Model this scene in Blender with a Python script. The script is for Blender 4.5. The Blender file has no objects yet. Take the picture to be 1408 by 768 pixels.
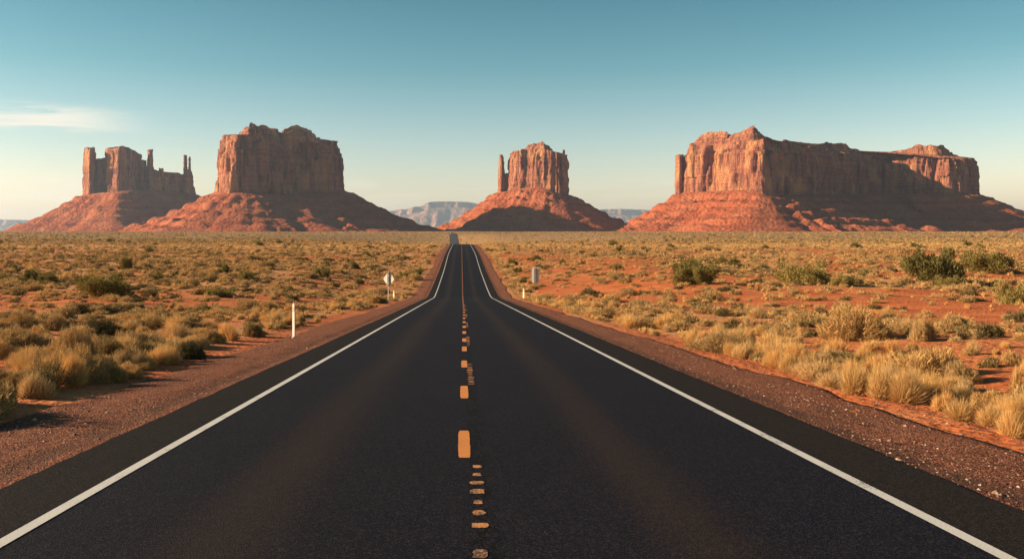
import bpy, math, random
import numpy as np
from mathutils import Vector

SC = bpy.context.scene
COL = SC.collection
RNG = np.random.default_rng(11)
random.seed(5)

# ------------------------------------------------------------------ camera, sky, sun, exposure
F, CX, HY = 1200.0, 634.0, 315.0          # focal length in photo pixels; column of straight ahead; row of the horizon
SUN_EL, SUN_AZ = math.radians(18.5), math.radians(-2)   # light travels towards +X and a little away from the camera
cam = bpy.data.cameras.new('camera')
cam.sensor_width = 36.0
cam.lens = 36.0 * F / 1408.0
cam.shift_x = (704 - CX) / 1408.0
cam.shift_y = (HY - 384) / 1408.0
cam.clip_start, cam.clip_end = 0.1, 120000
camo = bpy.data.objects.new('camera', cam)
camo.location = (0, 0, 0)
camo.rotation_euler = (math.pi / 2, 0, 0)
COL.objects.link(camo)
SC.camera = camo

SC.view_settings.view_transform = 'Standard'
SC.view_settings.look = 'None'
SC.view_settings.gamma = 1
SC.view_settings.exposure = 1.3
SC.render.engine = 'CYCLES'
SC.cycles.max_bounces = 6
SC.cycles.volume_bounces = 0
SC.cycles.transparent_max_bounces = 8


class NT:
    """short-hand for building node trees"""
    def __init__(s, tree):
        s.t = tree; tree.nodes.clear()

    def n(s, kind, **kw):
        nd = s.t.nodes.new(kind)
        for k, v in kw.items():
            if k.startswith('i_'):
                continue
            setattr(nd, k, v)
        return nd

    def put(s, sock, v):
        if hasattr(v, 'is_output'):
            s.t.links.new(v, sock)
        elif v is not None:
            if isinstance(v, (tuple, list)) and len(v) == 3 and sock.type == 'RGBA':
                v = (*v, 1)
            sock.default_value = v

    def math(s, op, a, b=0.0, c=None, clamp=False):
        nd = s.n('ShaderNodeMath', operation=op, use_clamp=clamp)
        s.put(nd.inputs[0], a); s.put(nd.inputs[1], b)
        if c is not None: s.put(nd.inputs[2], c)
        return nd.outputs[0]

    def mix(s, f, a, b, mode='MIX'):
        nd = s.n('ShaderNodeMix', data_type='RGBA', blend_type=mode)
        s.put(nd.inputs[0], f); s.put(nd.inputs[6], a); s.put(nd.inputs[7], b)
        return nd.outputs[2]

    def rng(s, v, a, b, c=0.0, d=1.0, smooth=True):
        nd = s.n('ShaderNodeMapRange', interpolation_type='SMOOTHSTEP' if smooth else 'LINEAR')
        for k, x in enumerate((v, a, b, c, d)): s.put(nd.inputs[k], x)
        return nd.outputs[0]

    def noise(s, vec, scale, detail=4.0, rough=0.55, out=0, dist=0.0):
        nd = s.n('ShaderNodeTexNoise')
        s.put(nd.inputs['Vector'], vec)
        nd.inputs['Scale'].default_value = scale
        nd.inputs['Detail'].default_value = detail
        nd.inputs['Roughness'].default_value = rough
        nd.inputs['Distortion'].default_value = dist
        return nd.outputs[out]

    def voro(s, vec, scale, out='Distance', feature='F1'):
        nd = s.n('ShaderNodeTexVoronoi', feature=feature)
        s.put(nd.inputs['Vector'], vec)
        nd.inputs['Scale'].default_value = scale
        return nd.outputs[out]

    def mapping(s, vec, scale=(1, 1, 1), loc=(0, 0, 0)):
        nd = s.n('ShaderNodeMapping')
        s.put(nd.inputs[0], vec); nd.inputs[1].default_value = loc; nd.inputs[3].default_value = scale
        return nd.outputs[0]

    def ramp(s, f, stops):
        nd = s.n('ShaderNodeValToRGB')
        e = nd.color_ramp.elements
        while len(e) < len(stops): e.new(0.5)
        for k, (p, c) in enumerate(stops):
            e[k].position = p; e[k].color = (*c, 1)
        s.put(nd.inputs[0], f)
        return nd.outputs[0]

    def attr(s, name):
        return s.n('ShaderNodeAttribute', attribute_name=name).outputs['Fac']

    def bump(s, h, dist, strength=1.0, normal=None):
        nd = s.n('ShaderNodeBump')
        nd.inputs['Strength'].default_value = strength
        nd.inputs['Distance'].default_value = dist
        s.put(nd.inputs['Height'], h)
        if normal is not None: s.put(nd.inputs['Normal'], normal)
        return nd.outputs[0]

    def pos(s):
        return s.n('ShaderNodeNewGeometry').outputs['Position']

    def sep(s, v):
        nd = s.n('ShaderNodeSeparateXYZ'); s.put(nd.inputs[0], v); return nd.outputs

    def surface(s, color, rough=0.9, normal=None, spec=0.2):
        b = s.n('ShaderNodeBsdfPrincipled')
        s.put(b.inputs['Base Color'], color); s.put(b.inputs['Roughness'], rough)
        b.inputs['Specular IOR Level'].default_value = spec
        if normal is not None: s.put(b.inputs['Normal'], normal)
        o = s.n('ShaderNodeOutputMaterial')
        s.t.links.new(b.outputs[0], o.inputs[0])
        return b


def material(name):
    m = bpy.data.materials.new(name); m.use_nodes = True
    return m, NT(m.node_tree)


# world: Nishita sky, tinted towards the photograph's teal, with thin cirrus streaks
world = bpy.data.worlds.new('World'); SC.world = world; world.use_nodes = True
w = NT(world.node_tree)
sky = w.n('ShaderNodeTexSky', sky_type='NISHITA')
sky.sun_disc = False
sky.sun_elevation = SUN_EL
sky.sun_rotation = math.radians(272)
sky.air_density, sky.dust_density, sky.ozone_density = 1.0, 1.0, 1.6
gen = w.n('ShaderNodeTexCoord').outputs['Generated']
gx, gy, gz = w.sep(gen)
elev = w.math('ARCSINE', gz)
tint = w.ramp(w.math('MULTIPLY', elev, 2.0, clamp=True),
              [(0.0, (1.95, 1.60, 1.42)), (0.10, (1.70, 1.50, 1.36)), (0.22, (1.18, 1.27, 1.17)), (0.36, (0.64, 1.03, 0.93)), (0.55, (0.36, 0.80, 0.75)), (1.0, (0.34, 0.72, 0.72))])
tint = w.mix(w.math('MULTIPLY', w.rng(gx, -0.1, 0.6), w.rng(elev, 0.30, 0.0)), tint, w.mix(1.0, tint, (1.28, 1.20, 1.16), 'MULTIPLY'))
skyc = w.mix(1.0, sky.outputs[0], tint, 'MULTIPLY')
az = w.math('ARCTAN2', gx, gy)
cv = w.n('ShaderNodeCombineXYZ')
w.put(cv.inputs[0], w.math('MULTIPLY', az, 3.0)); w.put(cv.inputs[1], w.math('MULTIPLY', elev, 30.0))
cn = w.noise(cv.outputs[0], 1.9, 7, 0.68, dist=1.2)
def band(a0, a1, e0, e1):       # a soft window in azimuth and elevation where a cirrus streak lies
    k = w.math('MULTIPLY', w.rng(az, a0 - .10, a0 + .02), w.rng(az, a1 + .06, a1 - .06))
    k2 = w.math('MULTIPLY', w.rng(elev, e0 - .006, e0 + .004), w.rng(elev, e1 + .012, e1 - .004))
    return w.math('MULTIPLY', k, k2)
streak = w.math('MULTIPLY', band(-0.62, -0.385, 0.103, 0.122), w.rng(cn, 0.38, 0.60, 0.03, 0.75))
low = w.math('MULTIPLY', band(-0.8, -0.36, 0.03, 0.055), w.rng(cn, 0.36, 0.66, 0, 0.6))
low2 = w.math('MULTIPLY', band(-0.12, 0.9, 0.015, 0.05), w.rng(cn, 0.44, 0.72, 0, 0.3))
cl = w.math('MAXIMUM', streak, w.math('MAXIMUM', low, low2))
skyc = w.mix(cl, skyc, (9.0, 8.0, 6.6))
bg = w.n('ShaderNodeBackground'); w.put(bg.inputs[0], skyc); bg.inputs[1].default_value = 0.05
wo = w.n('ShaderNodeOutputWorld'); w.t.links.new(bg.outputs[0], wo.inputs[0])

sl = bpy.data.lights.new('sun', 'SUN')
sl.energy, sl.angle, sl.color = 5.0, math.radians(0.53), (1.0, 0.80, 0.56)
so = bpy.data.objects.new('sun', sl)
SUN_DIR = Vector((math.cos(SUN_EL) * math.cos(SUN_AZ), math.cos(SUN_EL) * math.sin(SUN_AZ), -math.sin(SUN_EL)))
so.rotation_euler = SUN_DIR.to_track_quat('-Z', 'Y').to_euler()
so.location = (-200, -60, 120)
COL.objects.link(so)


# ------------------------------------------------------------------ helpers
def hash3(ix, iy, iz, seed):
    h = (ix.astype(np.int64) * 374761393 + iy.astype(np.int64) * 668265263 + iz.astype(np.int64) * 2147483647 + seed * 974711) & 0xffffffff
    h = ((h ^ (h >> 13)) * 1274126177) & 0xffffffff
    h = ((h ^ (h >> 16)) * 2246822519) & 0xffffffff
    return ((h ^ (h >> 15)) & 0xffff) / 65535.0 * 2 - 1


def noise3(x, y, z=0.0, seed=0):
    x, y, z = np.broadcast_arrays(np.asarray(x, float), np.asarray(y, float), np.asarray(z, float))
    ix, iy, iz = np.floor(x), np.floor(y), np.floor(z)
    fx, fy, fz = x - ix, y - iy, z - iz
    u, v, ww = (f * f * f * (f * (f * 6 - 15) + 10) for f in (fx, fy, fz))
    r = 0
    for dx in (0, 1):
        for dy in (0, 1):
            for dz in (0, 1):
                r = r + hash3(ix + dx, iy + dy, iz + dz, seed) * (u if dx else 1 - u) * (v if dy else 1 - v) * (ww if dz else 1 - ww)
    return r


def fbm(x, y, z=0.0, seed=0, octv=4, gain=0.5):
    r, a, f = 0, 1.0, 1.0
    for k in range(octv):
        r = r + a * noise3(np.asarray(x) * f, np.asarray(y) * f, np.asarray(z) * f, seed + k * 17)
        a *= gain; f *= 2.03
    return r


def sstep(a, b, x):
    t = np.clip((np.asarray(x, float) - a) / (b - a), 0, 1)
    return t * t * (3 - 2 * t)


def mesh_obj(name, verts, faces, mat, parent=None, smooth=False, attrs=None):
    """one mesh object; faces is an (n,4) or (n,3) array, or a list of index lists"""
    me = bpy.data.meshes.new(name)
    verts = np.asarray(verts, np.float32)
    if isinstance(faces, np.ndarray):
        n, k = faces.shape
        me.vertices.add(len(verts)); me.vertices.foreach_set('co', verts.ravel())
        me.loops.add(n * k); me.loops.foreach_set('vertex_index', faces.astype(np.int32).ravel())
        me.polygons.add(n)
        me.polygons.foreach_set('loop_start', np.arange(0, n * k, k, dtype=np.int32))
        me.polygons.foreach_set('loop_total', np.full(n, k, dtype=np.int32))
        me.update(calc_edges=True)
    else:
        me.from_pydata([tuple(map(float, v)) for v in verts], [], faces)
        me.update()
    me.polygons.foreach_set('use_smooth', np.full(len(me.polygons), smooth, dtype=bool))
    for k, v in (attrs or {}).items():
        a = me.attributes.new(k, 'FLOAT', 'POINT'); a.data.foreach_set('value', np.asarray(v, np.float32))
    if mat: me.materials.append(mat)
    o = bpy.data.objects.new(name, me); COL.objects.link(o)
    if parent: o.parent = parent
    return o


def tag(o, label=None, cat=None, group=None, kind=None):
    for k, v in (('label', label), ('category', cat), ('group', group), ('kind', kind)):
        if v: o[k] = v
    return o


def thing(name, label, cat, loc=(0, 0, 0), rz=0.0, group=None):
    o = bpy.data.objects.new(name, None); o.empty_display_size = 0.2; COL.objects.link(o)
    o.location = loc; o.rotation_euler = (0, 0, rz)
    return tag(o, label, cat, group)


def grid_faces(nr, nc, wrap=False):
    r, c = np.meshgrid(np.arange(nr - 1), np.arange(nc if wrap else nc - 1), indexing='ij')
    c2 = (c + 1) % nc
    return np.stack([r * nc + c, r * nc + c2, (r + 1) * nc + c2, (r + 1) * nc + c], -1).reshape(-1, 4)


class MB:
    """collects boxes, prisms and tubes for one part"""
    def __init__(s): s.v, s.f = [], []

    def box(s, x0, x1, y0, y1, z0, z1, bev=0.0):
        b = len(s.v)
        s.v += [(x, y, z) for z in (z0, z1) for (x, y) in ((x0, y0), (x1, y0), (x1, y1), (x0, y1))]
        s.f += [[b + k for k in q] for q in ((3, 2, 1, 0), (4, 5, 6, 7), (0, 1, 5, 4), (1, 2, 6, 5), (2, 3, 7, 6), (3, 0, 4, 7))]

    def prism(s, poly, y0, y1):             # polygon in x-z, thickness along y
        b, n = len(s.v), len(poly)
        s.v += [(x, y0, z) for x, z in poly] + [(x, y1, z) for x, z in poly]
        s.f += [list(range(b, b + n)), list(range(b + 2 * n - 1, b + n - 1, -1))]
        s.f += [[b + k, b + n + k, b + n + (k + 1) % n, b + (k + 1) % n] for k in range(n)]

    def tube(s, pts, rad, n=7):
        b = len(s.v)
        pts = [Vector(p) for p in pts]
        for k, p in enumerate(pts):
            d = (pts[min(k + 1, len(pts) - 1)] - pts[max(k - 1, 0)]).normalized()
            a = d.orthogonal().normalized(); c = d.cross(a)
            for j in range(n):
                t = 2 * math.pi * j / n
                s.v.append(tuple(p + (a * math.cos(t) + c * math.sin(t)) * rad[k]))
        for k in range(len(pts) - 1):
            for j in range(n):
                s.f.append([b + k * n + j, b + k * n + (j + 1) % n, b + (k + 1) * n + (j + 1) % n, b + (k + 1) * n + j])
        s.f.append([b + j for j in range(n)][::-1]); e = b + (len(pts) - 1) * n
        s.f.append([e + j for j in range(n)])

    def build(s, name, mat, parent=None, bevel=0.0):
        o = mesh_obj(name, s.v, s.f, mat, parent)
        if bevel:
            m = o.modifiers.new('edge', 'BEVEL'); m.width = bevel; m.segments = 2
        return o


def smooth_interp(xs, ys):
    """monotone cubic through the points (keeps the road profile free of overshoot)"""
    xs, ys = np.array(xs, float), np.array(ys, float)
    h = np.diff(xs); d = np.diff(ys) / h
    m = np.zeros_like(xs); m[0], m[-1] = d[0], d[-1]
    for k in range(1, len(xs) - 1):
        if d[k - 1] * d[k] > 0:
            w1, w2 = 2 * h[k] + h[k - 1], h[k] + 2 * h[k - 1]
            m[k] = (w1 + w2) / (w1 / d[k - 1] + w2 / d[k])
    def f(x):
        x = np.clip(np.asarray(x, float), xs[0], xs[-1])
        k = np.clip(np.searchsorted(xs, x) - 1, 0, len(xs) - 2)
        t = (x - xs[k]) / h[k]
        return ((1 + 2 * t) * (1 - t) ** 2 * ys[k] + t * (1 - t) ** 2 * h[k] * m[k] + t * t * (3 - 2 * t) * ys[k + 1] + t * t * (t - 1) * h[k] * m[k + 1])
    return f


# ------------------------------------------------------------------ the lie of the land
def line(y): return -1.94 - 0.0608 * y
road_z = smooth_interp(
    [-80, -20, 0, 40, 80, 100, 107, 112, 117, 124, 145, 168, 197, 231, 270, 320, 365, 400, 470, 560, 700, 800, 920, 1020, 1120, 1180, 1400, 3000, 8000, 40000],
    [line(-80), line(-20), line(0), line(40), line(80), line(100), line(107), -8.70, -8.80, -8.80, -8.62, -8.35, -7.72, -6.85, -6.55, -6.45, -6.40, -6.9, -9.5, -14.5, -18.6, -18.2, -15.6, -11.0, -7.4, -6.2, -5.2, -7.0, -13, -42])
side_z = smooth_interp(
    [-80, 0, 30, 60, 90, 130, 200, 365, 600, 1000, 1300, 1600, 3000, 8000, 40000],
    [2.7, -2.05, -3.85, -5.45, -6.45, -7.05, -6.95, -6.4, -6.0, -5.0, -4.5, -5.6, -8.0, -14, -44])
def road_x(y):
    return 0.21 - 7.4 * sstep(390, 930, y) - 2.6 * sstep(900, 1150, y) - 30 * sstep(1120, 1700, y)

PAVE = 4.58
SHL, SHR = 7.0, 6.95        # outer edges of the gravel, measured from the road's centre line

def ground_z(x, y):
    x, y = np.asarray(x, float), np.asarray(y, float)
    d = x - road_x(y)
    a = np.abs(d)
    rz, sz = road_z(y), side_z(y)
    wv = sstep(9, 34 + 150 * sstep(380, 600, y), a)
    far = sstep(60, 400, y)
    z = rz * (1 - wv) + sz * wv
    # away from the road the land swells and dips
    z = z + sstep(7.0, 14, a) * (0.22 * noise3(x / 9.0, y / 9.0, 0, 3) + 0.10 * noise3(x / 3.1, y / 3.1, 0, 4) + 0.035 * noise3(x / 1.1, y / 1.1, 0, 5))
    z = z + sstep(25, 110, a) * far * (0.55 * noise3(x / 70, y / 48, 0, 6) + 0.35 * noise3(x / 30, y / 22, 0, 8))
    # the road bed: just below the pavement, gravel ledge, then a shallow borrow ditch
    bed = -0.13 * (1 - sstep(6.6, 8.2, a))
    ditch = -0.16 * sstep(6.9, 7.8, d) * (1 - sstep(8.3, 11.5, d)) - 0.05 * sstep(6.9, 7.8, -d) * (1 - sstep(8.3, 10.5, -d))
    return z + bed + ditch


def on_ground(px, py):
    """the point of the land seen at a photo pixel (used once, to read positions off the photograph)"""
    y = np.geomspace(6, 1500, 5000)
    x = (px - CX) / F * y
    zr = (HY - py) / F * y
    hit = np.nonzero(zr < ground_z(x, y))[0]
    k = hit[0] if len(hit) else len(y) - 1
    return float(x[k]), float(y[k]), float(ground_z(x[k], y[k]))


def patch(x, y):
    """how grassy (1) or bare red (0) a spot is"""
    x, y = np.asarray(x, float), np.asarray(y, float)
    d = x - road_x(y)
    n = 0.54 + 0.70 * fbm(x / 17, y / 26, 0, 31, 3) * 0.72 + 0.06 * sstep(0, 20, -d)
    n = n + 0.22 * sstep(60, 260, y)
    n = n - 0.26 * sstep(8, 16, d) * (1 - sstep(70, 200, y))
    n = n - 0.55 * np.exp(-((y - 118 - 0.05 * (x - 20)) / 9.0) ** 2) * sstep(9, 13, d) * (1 - sstep(38, 60, d))     # the bare red bank across from the break of slope
    n = n - 0.35 * np.exp(-((y - 70) / 8.0) ** 2) * sstep(14, 22, -d)
    verge = np.exp(-((np.abs(d) - 9.0) / 1.5) ** 2) * sstep(13, 22, y) * (1 - sstep(380, 450, y))
    return np.clip(np.maximum(n, verge * 0.95), 0, 1)


# ------------------------------------------------------------------ materials of the ground
m_ground, g = material('desert_soil')
p = g.pos(); X, Y, Z = g.sep(p)
flat = g.n('ShaderNodeCombineXYZ'); g.put(flat.inputs[0], X); g.put(flat.inputs[1], Y)
fv = flat.outputs[0]
sandn = g.noise(fv, 0.23, 5, 0.6)
soil = g.ramp(sandn, [(0.25, (0.34, 0.080, 0.024)), (0.5, (0.45, 0.118, 0.036)), (0.72, (0.54, 0.18, 0.064))])
grit = g.noise(fv, 9.0, 5, 0.7)
soil = g.mix(g.rng(grit, 0.35, 0.75, 0, 0.35), soil, (0.24, 0.07, 0.03))
veg = g.attr('veg')
litter = g.ramp(g.noise(fv, 1.3, 4, 0.65), [(0.3, (0.42, 0.20, 0.085)), (0.6, (0.50, 0.29, 0.12)), (0.8, (0.34, 0.25, 0.12))])
soil = g.mix(g.math('MULTIPLY', g.rng(veg, 0.35, 0.95), 0.6), soil, litter)
# far off, where single plants shrink below a pixel, the cover reads as grain
stretch = g.mapping(fv, (0.30, 0.10, 1))
speck = g.noise(stretch, 1.0, 6, 0.75)
farcover = g.ramp(speck, [(0.30, (0.055, 0.042, 0.022)), (0.45, (0.19, 0.125, 0.058)), (0.60, (0.36, 0.215, 0.095)), (0.78, (0.46, 0.25, 0.11))])
farmix = g.math('MULTIPLY', g.rng(Y, 150, 520), g.rng(Y, 2600, 1700, 0.75, 1.0))
soil = g.mix(g.math('MULTIPLY', farmix, 0.85), soil, farcover)
gold = g.attr('gold')
soil = g.mix(gold, soil, g.mix(g.noise(stretch, 2.2, 3, 0.6), (0.66, 0.36, 0.13), (0.50, 0.24, 0.085)))
h1 = g.noise(fv, 2.6, 6, 0.62); h2 = g.voro(fv, 5.5)
hb = g.math('ADD', g.math('MULTIPLY', h1, 1.0), g.math('MULTIPLY', h2, 0.35))
g.surface(soil, 0.95, g.bump(hb, 0.16, 0.8), 0.1)

m_gravel, g = material('gravel')
p = g.pos()
d = g.attr('off')                                  # distance from the pavement's edge, metres
wob = g.math('ADD', d, g.math('MULTIPLY', g.math('SUBTRACT', g.noise(p, 0.8, 3), 0.5), 0.30))
st1 = g.voro(p, 42.0, 'Color'); st2 = g.voro(p, 90.0, 'Color')
v1 = g.sep(st1)[0]; v2 = g.sep(st2)[1]
col = g.ramp(g.math('ADD', g.math('MULTIPLY', v1, 0.55), g.math('MULTIPLY', v2, 0.45)),
             [(0.12, (0.024, 0.009, 0.006)), (0.42, (0.135, 0.043, 0.023)), (0.68, (0.27, 0.090, 0.045)), (0.95, (0.52, 0.26, 0.15))])
dust = g.noise(p, 0.45, 5, 0.6)
col = g.mix(g.rng(dust, 0.40, 0.75, 0, 0.35), col, (0.27, 0.088, 0.042))
rut = g.math('MULTIPLY', g.rng(wob, 0.12, 0.28), g.rng(wob, 0.70, 0.42))
col = g.mix(g.math('MULTIPLY', rut, g.rng(g.noise(p, 1.4, 4), 0.3, 0.7, 0.25, 0.7)), col, (0.050, 0.028, 0.021))       # tar-dark chippings swept off the pavement
outer = g.rng(wob, 1.9, 2.75)
col = g.mix(g.math('MULTIPLY', outer, 0.6), col, (0.40, 0.125, 0.05))
hh = g.math('ADD', g.voro(p, 34.0), g.math('MULTIPLY', g.voro(p, 75.0), 0.5))
hh = g.math('ADD', g.math('MULTIPLY', hh, -0.6), g.math('MULTIPLY', g.noise(p, 3.0, 4), 1.1))
g.surface(col, 0.92, g.bump(hh, 0.07, 1.0), 0.1)

m_road, g = material('asphalt')
p = g.pos(); X, Y, Z = g.sep(p)
lat = g.attr('lat')
lw = g.math('ADD', lat, g.math('MULTIPLY', g.math('SUBTRACT', g.noise(g.mapping(p, (0.5, 0.06, 0)), 1.0, 4), 0.5), 0.35))
def hump(c, wd):
    return g.rng(g.math('ABSOLUTE', g.math('SUBTRACT', lw, c)), wd, 0.0)
oil = g.math('MAXIMUM', hump(1.60, 0.62), hump(-1.98, 0.72))
oil = g.math('MULTIPLY', oil, g.rng(g.noise(g.mapping(p, (0.7, 0.09, 0)), 1.0, 4), 0.2, 0.7, 0.55, 1.0))
agg = g.sep(g.voro(p, 64.0, 'Color'))[0]; agg2 = g.noise(p, 160, 2, 0.6)
base = g.mix(g.rng(g.noise(p, 0.35, 4), 0.3, 0.7), (0.0078, 0.0060, 0.0108), (0.0058, 0.0046, 0.0090))
base = g.mix(g.math('MULTIPLY', oil, 0.85), base, (0.0245, 0.0138, 0.0095))
edge = g.rng(g.math('ABSOLUTE', lw), 3.55, 3.75)
base = g.mix(edge, base, (0.0135, 0.0080, 0.0058))
seam = g.math('MULTIPLY', g.rng(g.math('ABSOLUTE', g.math('SUBTRACT', lat, -0.03)), 0.17, 0.05), g.rng(g.noise(g.mapping(p, (14, 3.0, 1)), 1.0, 6, 0.72), 0.42, 0.55))
base = g.mix(g.math('MULTIPLY', seam, 0.9), base, (0.0012, 0.0012, 0.0014))
base = g.mix(g.rng(agg, 0.60, 1.0, 0, 0.45), base, (0.050, 0.038, 0.036))
base = g.mix(g.rng(agg, 0.25, 0.0, 0, 0.6), base, (0.002, 0.002, 0.0025))
far_sheen = g.rng(Y, 420, 520)  # beyond the crest the grazing sky sheen is put into the colour
base = g.mix(far_sheen, base, (0.066, 0.062, 0.066))
hb = g.math('ADD', g.voro(p, 95.0), g.math('MULTIPLY', agg2, 0.5))
g.surface(base, g.math('SUBTRACT', 0.80, g.math('MULTIPLY', oil, 0.06)), g.bump(hb, 0.010, 0.6), 0.07)


def paint(name, c, wear=0.35, c2=(0.03, 0.028, 0.027), scale=22):
    m, g = material(name)
    p = g.pos()
    a = g.noise(p, scale, 5, 0.7); b = g.noise(p, 2.2, 4)
    k = g.rng(g.math('ADD', a, g.math('MULTIPLY', g.math('SUBTRACT', b, 0.5), 0.7)), 0.74 - wear * 0.5, 0.86 - wear * 0.5)
    col = g.mix(g.rng(b, 0.3, 0.7, 0, 0.3), c, tuple(q * 0.72 for q in c))
    g.surface(g.mix(k, col, c2), 0.75, g.bump(g.voro(p, 95), 0.004, 0.5), 0.3)
    return m
m_white = paint('white_paint', (0.50, 0.455, 0.415), 0.24)
m_orange = paint('orange_paint', (0.52, 0.175, 0.032), 0.22)
m_worn = paint('worn_orange_paint', (0.50, 0.19, 0.05), 0.58, scale=45)

# ------------------------------------------------------------------ ground sheet
rows = np.concatenate([np.arange(-70, -8, 2.0), np.arange(-8, 36, 0.16), np.arange(36, 150, 0.5), np.arange(150, 420, 1.2),
                       np.geomspace(420, 1700, 190), np.geomspace(1730, 30000, 60)])
tt = np.linspace(-1, 1, 521)
tt = np.sign(tt) * (0.35 * np.abs(tt) + 0.65 * np.abs(tt) ** 2)
half = 34 + 0.92 * np.abs(rows)
RX = tt[None, :] * half[:, None]
RX = np.where(np.abs(tt)[None, :] > 0.999, np.sign(tt)[None, :] * (half[:, None] + 400 + rows[:, None].clip(0) * 0.6), RX)
RX = RX + road_x(rows)[:, None] * (rows < 1300)[:, None]
RY = np.repeat(rows[:, None], len(tt), 1)
RZ = ground_z(RX, RY)
VEG = patch(RX, RY)
GOLD = np.exp(-((RY - 345 - 0.03 * RX + 12 * noise3(RX / 30, RY / 30, 0, 61)) / 42) ** 2) * 0.85
GOLD = GOLD * sstep(-0.35, 0.15, noise3(RX / 60, RY / 30, 0, 62) + 0.25) * sstep(6, 12, np.abs(RX - road_x(RY)))
GOLD = np.maximum(GOLD, 0.55 * np.exp(-((RX - 14) / 30) ** 2) * sstep(520, 760, RY) * (1 - sstep(1000, 1300, RY)))
ground = mesh_obj('ground', np.stack([RX, RY, RZ], -1).reshape(-1, 3), grid_faces(len(rows), len(tt)), m_ground, smooth=True,
                  attrs={'veg': VEG.ravel(), 'gold': GOLD.ravel()})
tag(ground, kind='structure')

# ------------------------------------------------------------------ road, shoulders, markings
ys = np.concatenate([np.arange(-60, 0, 2.0), np.arange(0, 40, 0.2), np.arange(40, 95, 0.8), np.arange(95, 132, 0.4), np.arange(132, 440, 1.5), np.geomspace(440, 1330, 120)])
lats = np.array([-PAVE - 0.03, -PAVE, -3.7, -2.5, -1.2, 0, 1.2, 2.5, 3.7, PAVE, PAVE + 0.03])
def ragged(y, seed): return 0.016 * fbm(y / 0.8, 0 * y, 0, seed, 4, 0.65) + 0.018 * noise3(y / 9, 0 * y, 0, seed + 3)
LA = np.repeat(lats[None, :], len(ys), 0)
LA[:, :2] += ragged(ys, 71)[:, None]; LA[:, -2:] += ragged(ys, 75)[:, None]
RYY = np.repeat(ys[:, None], len(lats), 1)
zz = road_z(RYY) - 0.012 * np.abs(LA) / PAVE
zz[:, 0] -= 0.22; zz[:, -1] -= 0.22
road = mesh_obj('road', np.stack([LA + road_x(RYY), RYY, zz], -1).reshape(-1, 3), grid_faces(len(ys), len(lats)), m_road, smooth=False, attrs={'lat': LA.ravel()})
tag(road, 'dark two-lane asphalt road dipping and climbing straight towards the buttes', None, None, 'structure')

gy_ = np.concatenate([np.arange(-40, 40, 0.25), np.arange(40, 130, 0.8), np.arange(130, 420, 2.0), np.geomspace(420, 1300, 60)])
for side in (-1, 1):
    wd = SHL - PAVE if side < 0 else SHR - PAVE
    u = np.linspace(0, 1, 16)
    out = wd + 0.28 * fbm(gy_ / 4.5, 0 * gy_, 0, 80 + side, 3) + 0.25 * noise3(gy_ / 23, 0 * gy_, 0, 88 + side)
    out = out * (1 - 0.72 * sstep(430, 560, gy_))
    O = -0.06 + u[None, :] * (out[:, None] + 0.06)
    GY = np.repeat(gy_[:, None], len(u), 1)
    GX = road_x(GY) + side * (PAVE + O)
    lip = -0.03 if side < 0 else -0.065                      # the pavement stands a little proud on both sides
    GZ = road_z(GY) + lip - 0.02 * O
    GZ = GZ - (0.022 if side < 0 else 0.006) * np.exp(-((O - 0.45) / 0.16) ** 2)       # wheel rut beside the pavement
    GZ = GZ + 0.025 * fbm(GX / 0.9, GY / 2.2, 0, 91, 3) * sstep(0.1, 0.4, O) + 0.012 * noise3(GX / 0.25, GY / 0.3, 0, 95)
    GZ = GZ - 0.34 * sstep(0.86, 1.0, u)[None, :]
    tag(mesh_obj('gravel_shoulder', np.stack([GX, GY, GZ], -1).reshape(-1, 3), grid_faces(len(gy_), len(u)) if side > 0 else grid_faces(len(gy_), len(u))[:, ::-1], m_gravel, smooth=True,
                 attrs={'off': O.ravel()}), kind='structure')


def strip(name, mat, x0, x1, y0, y1, step=1.0, rise=0.006, ends=0.0, jag=0.0, seed=0):
    """a painted mark laid 6 mm above the asphalt; x is measured from the road's centre line"""
    y = np.linspace(y0, y1, max(4, int((y1 - y0) / step) + 1))
    if y1 - y0 > 200:
        y = np.concatenate([ys[(ys > y0) & (ys < y1)]])
    j0 = jag * fbm(y / 0.07, 0 * y, 0, seed, 3); j1 = jag * fbm(y / 0.07, 0 * y + 9, 0, seed, 3)
    t = (y - y.mean()) / max(1e-6, (y.max() - y.min()) / 2)
    rnd = ends * (1 - np.sqrt(np.clip(1 - np.abs(t) ** 6, 0, 1)))
    xa, xb = x0 + rnd + j0, x1 - rnd + j1
    zc = lambda x: np.interp(y, ys, road_z(ys)) - 0.012 * np.abs(x) / PAVE + rise
    v = np.stack([np.stack([xa + road_x(y), y, zc(xa)], -1), np.stack([xb + road_x(y), y, zc(xb)], -1)], 1).reshape(-1, 3)
    return mesh_obj(name, v, grid_faces(len(y), 2), mat, road)

strip('edge_line', m_white, -3.71, -3.59, -40, 405)
strip('edge_line', m_white, 3.59, 3.71, -40, 405)
def mark_x(y): return np.interp(y, [0, 8, 30, 60, 120, 400], [0.0, 0.03, 0.115, 0.20, 0.21, 0.21]) - 0.21
starts = [4.2, 9.66, 14.6, 19.9, 24.6, 28.5, 32.9, 37.2]
while starts[-1] < 352: starts.append(starts[-1] + 4.55)
for k, y0 in enumerate(starts):
    c = float(mark_x(y0))
    strip('lane_dash', m_orange, c - 0.07, c + 0.07, y0, y0 + 1.76, 0.04, 0.0042, 0.018, 0.004, k)
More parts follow.
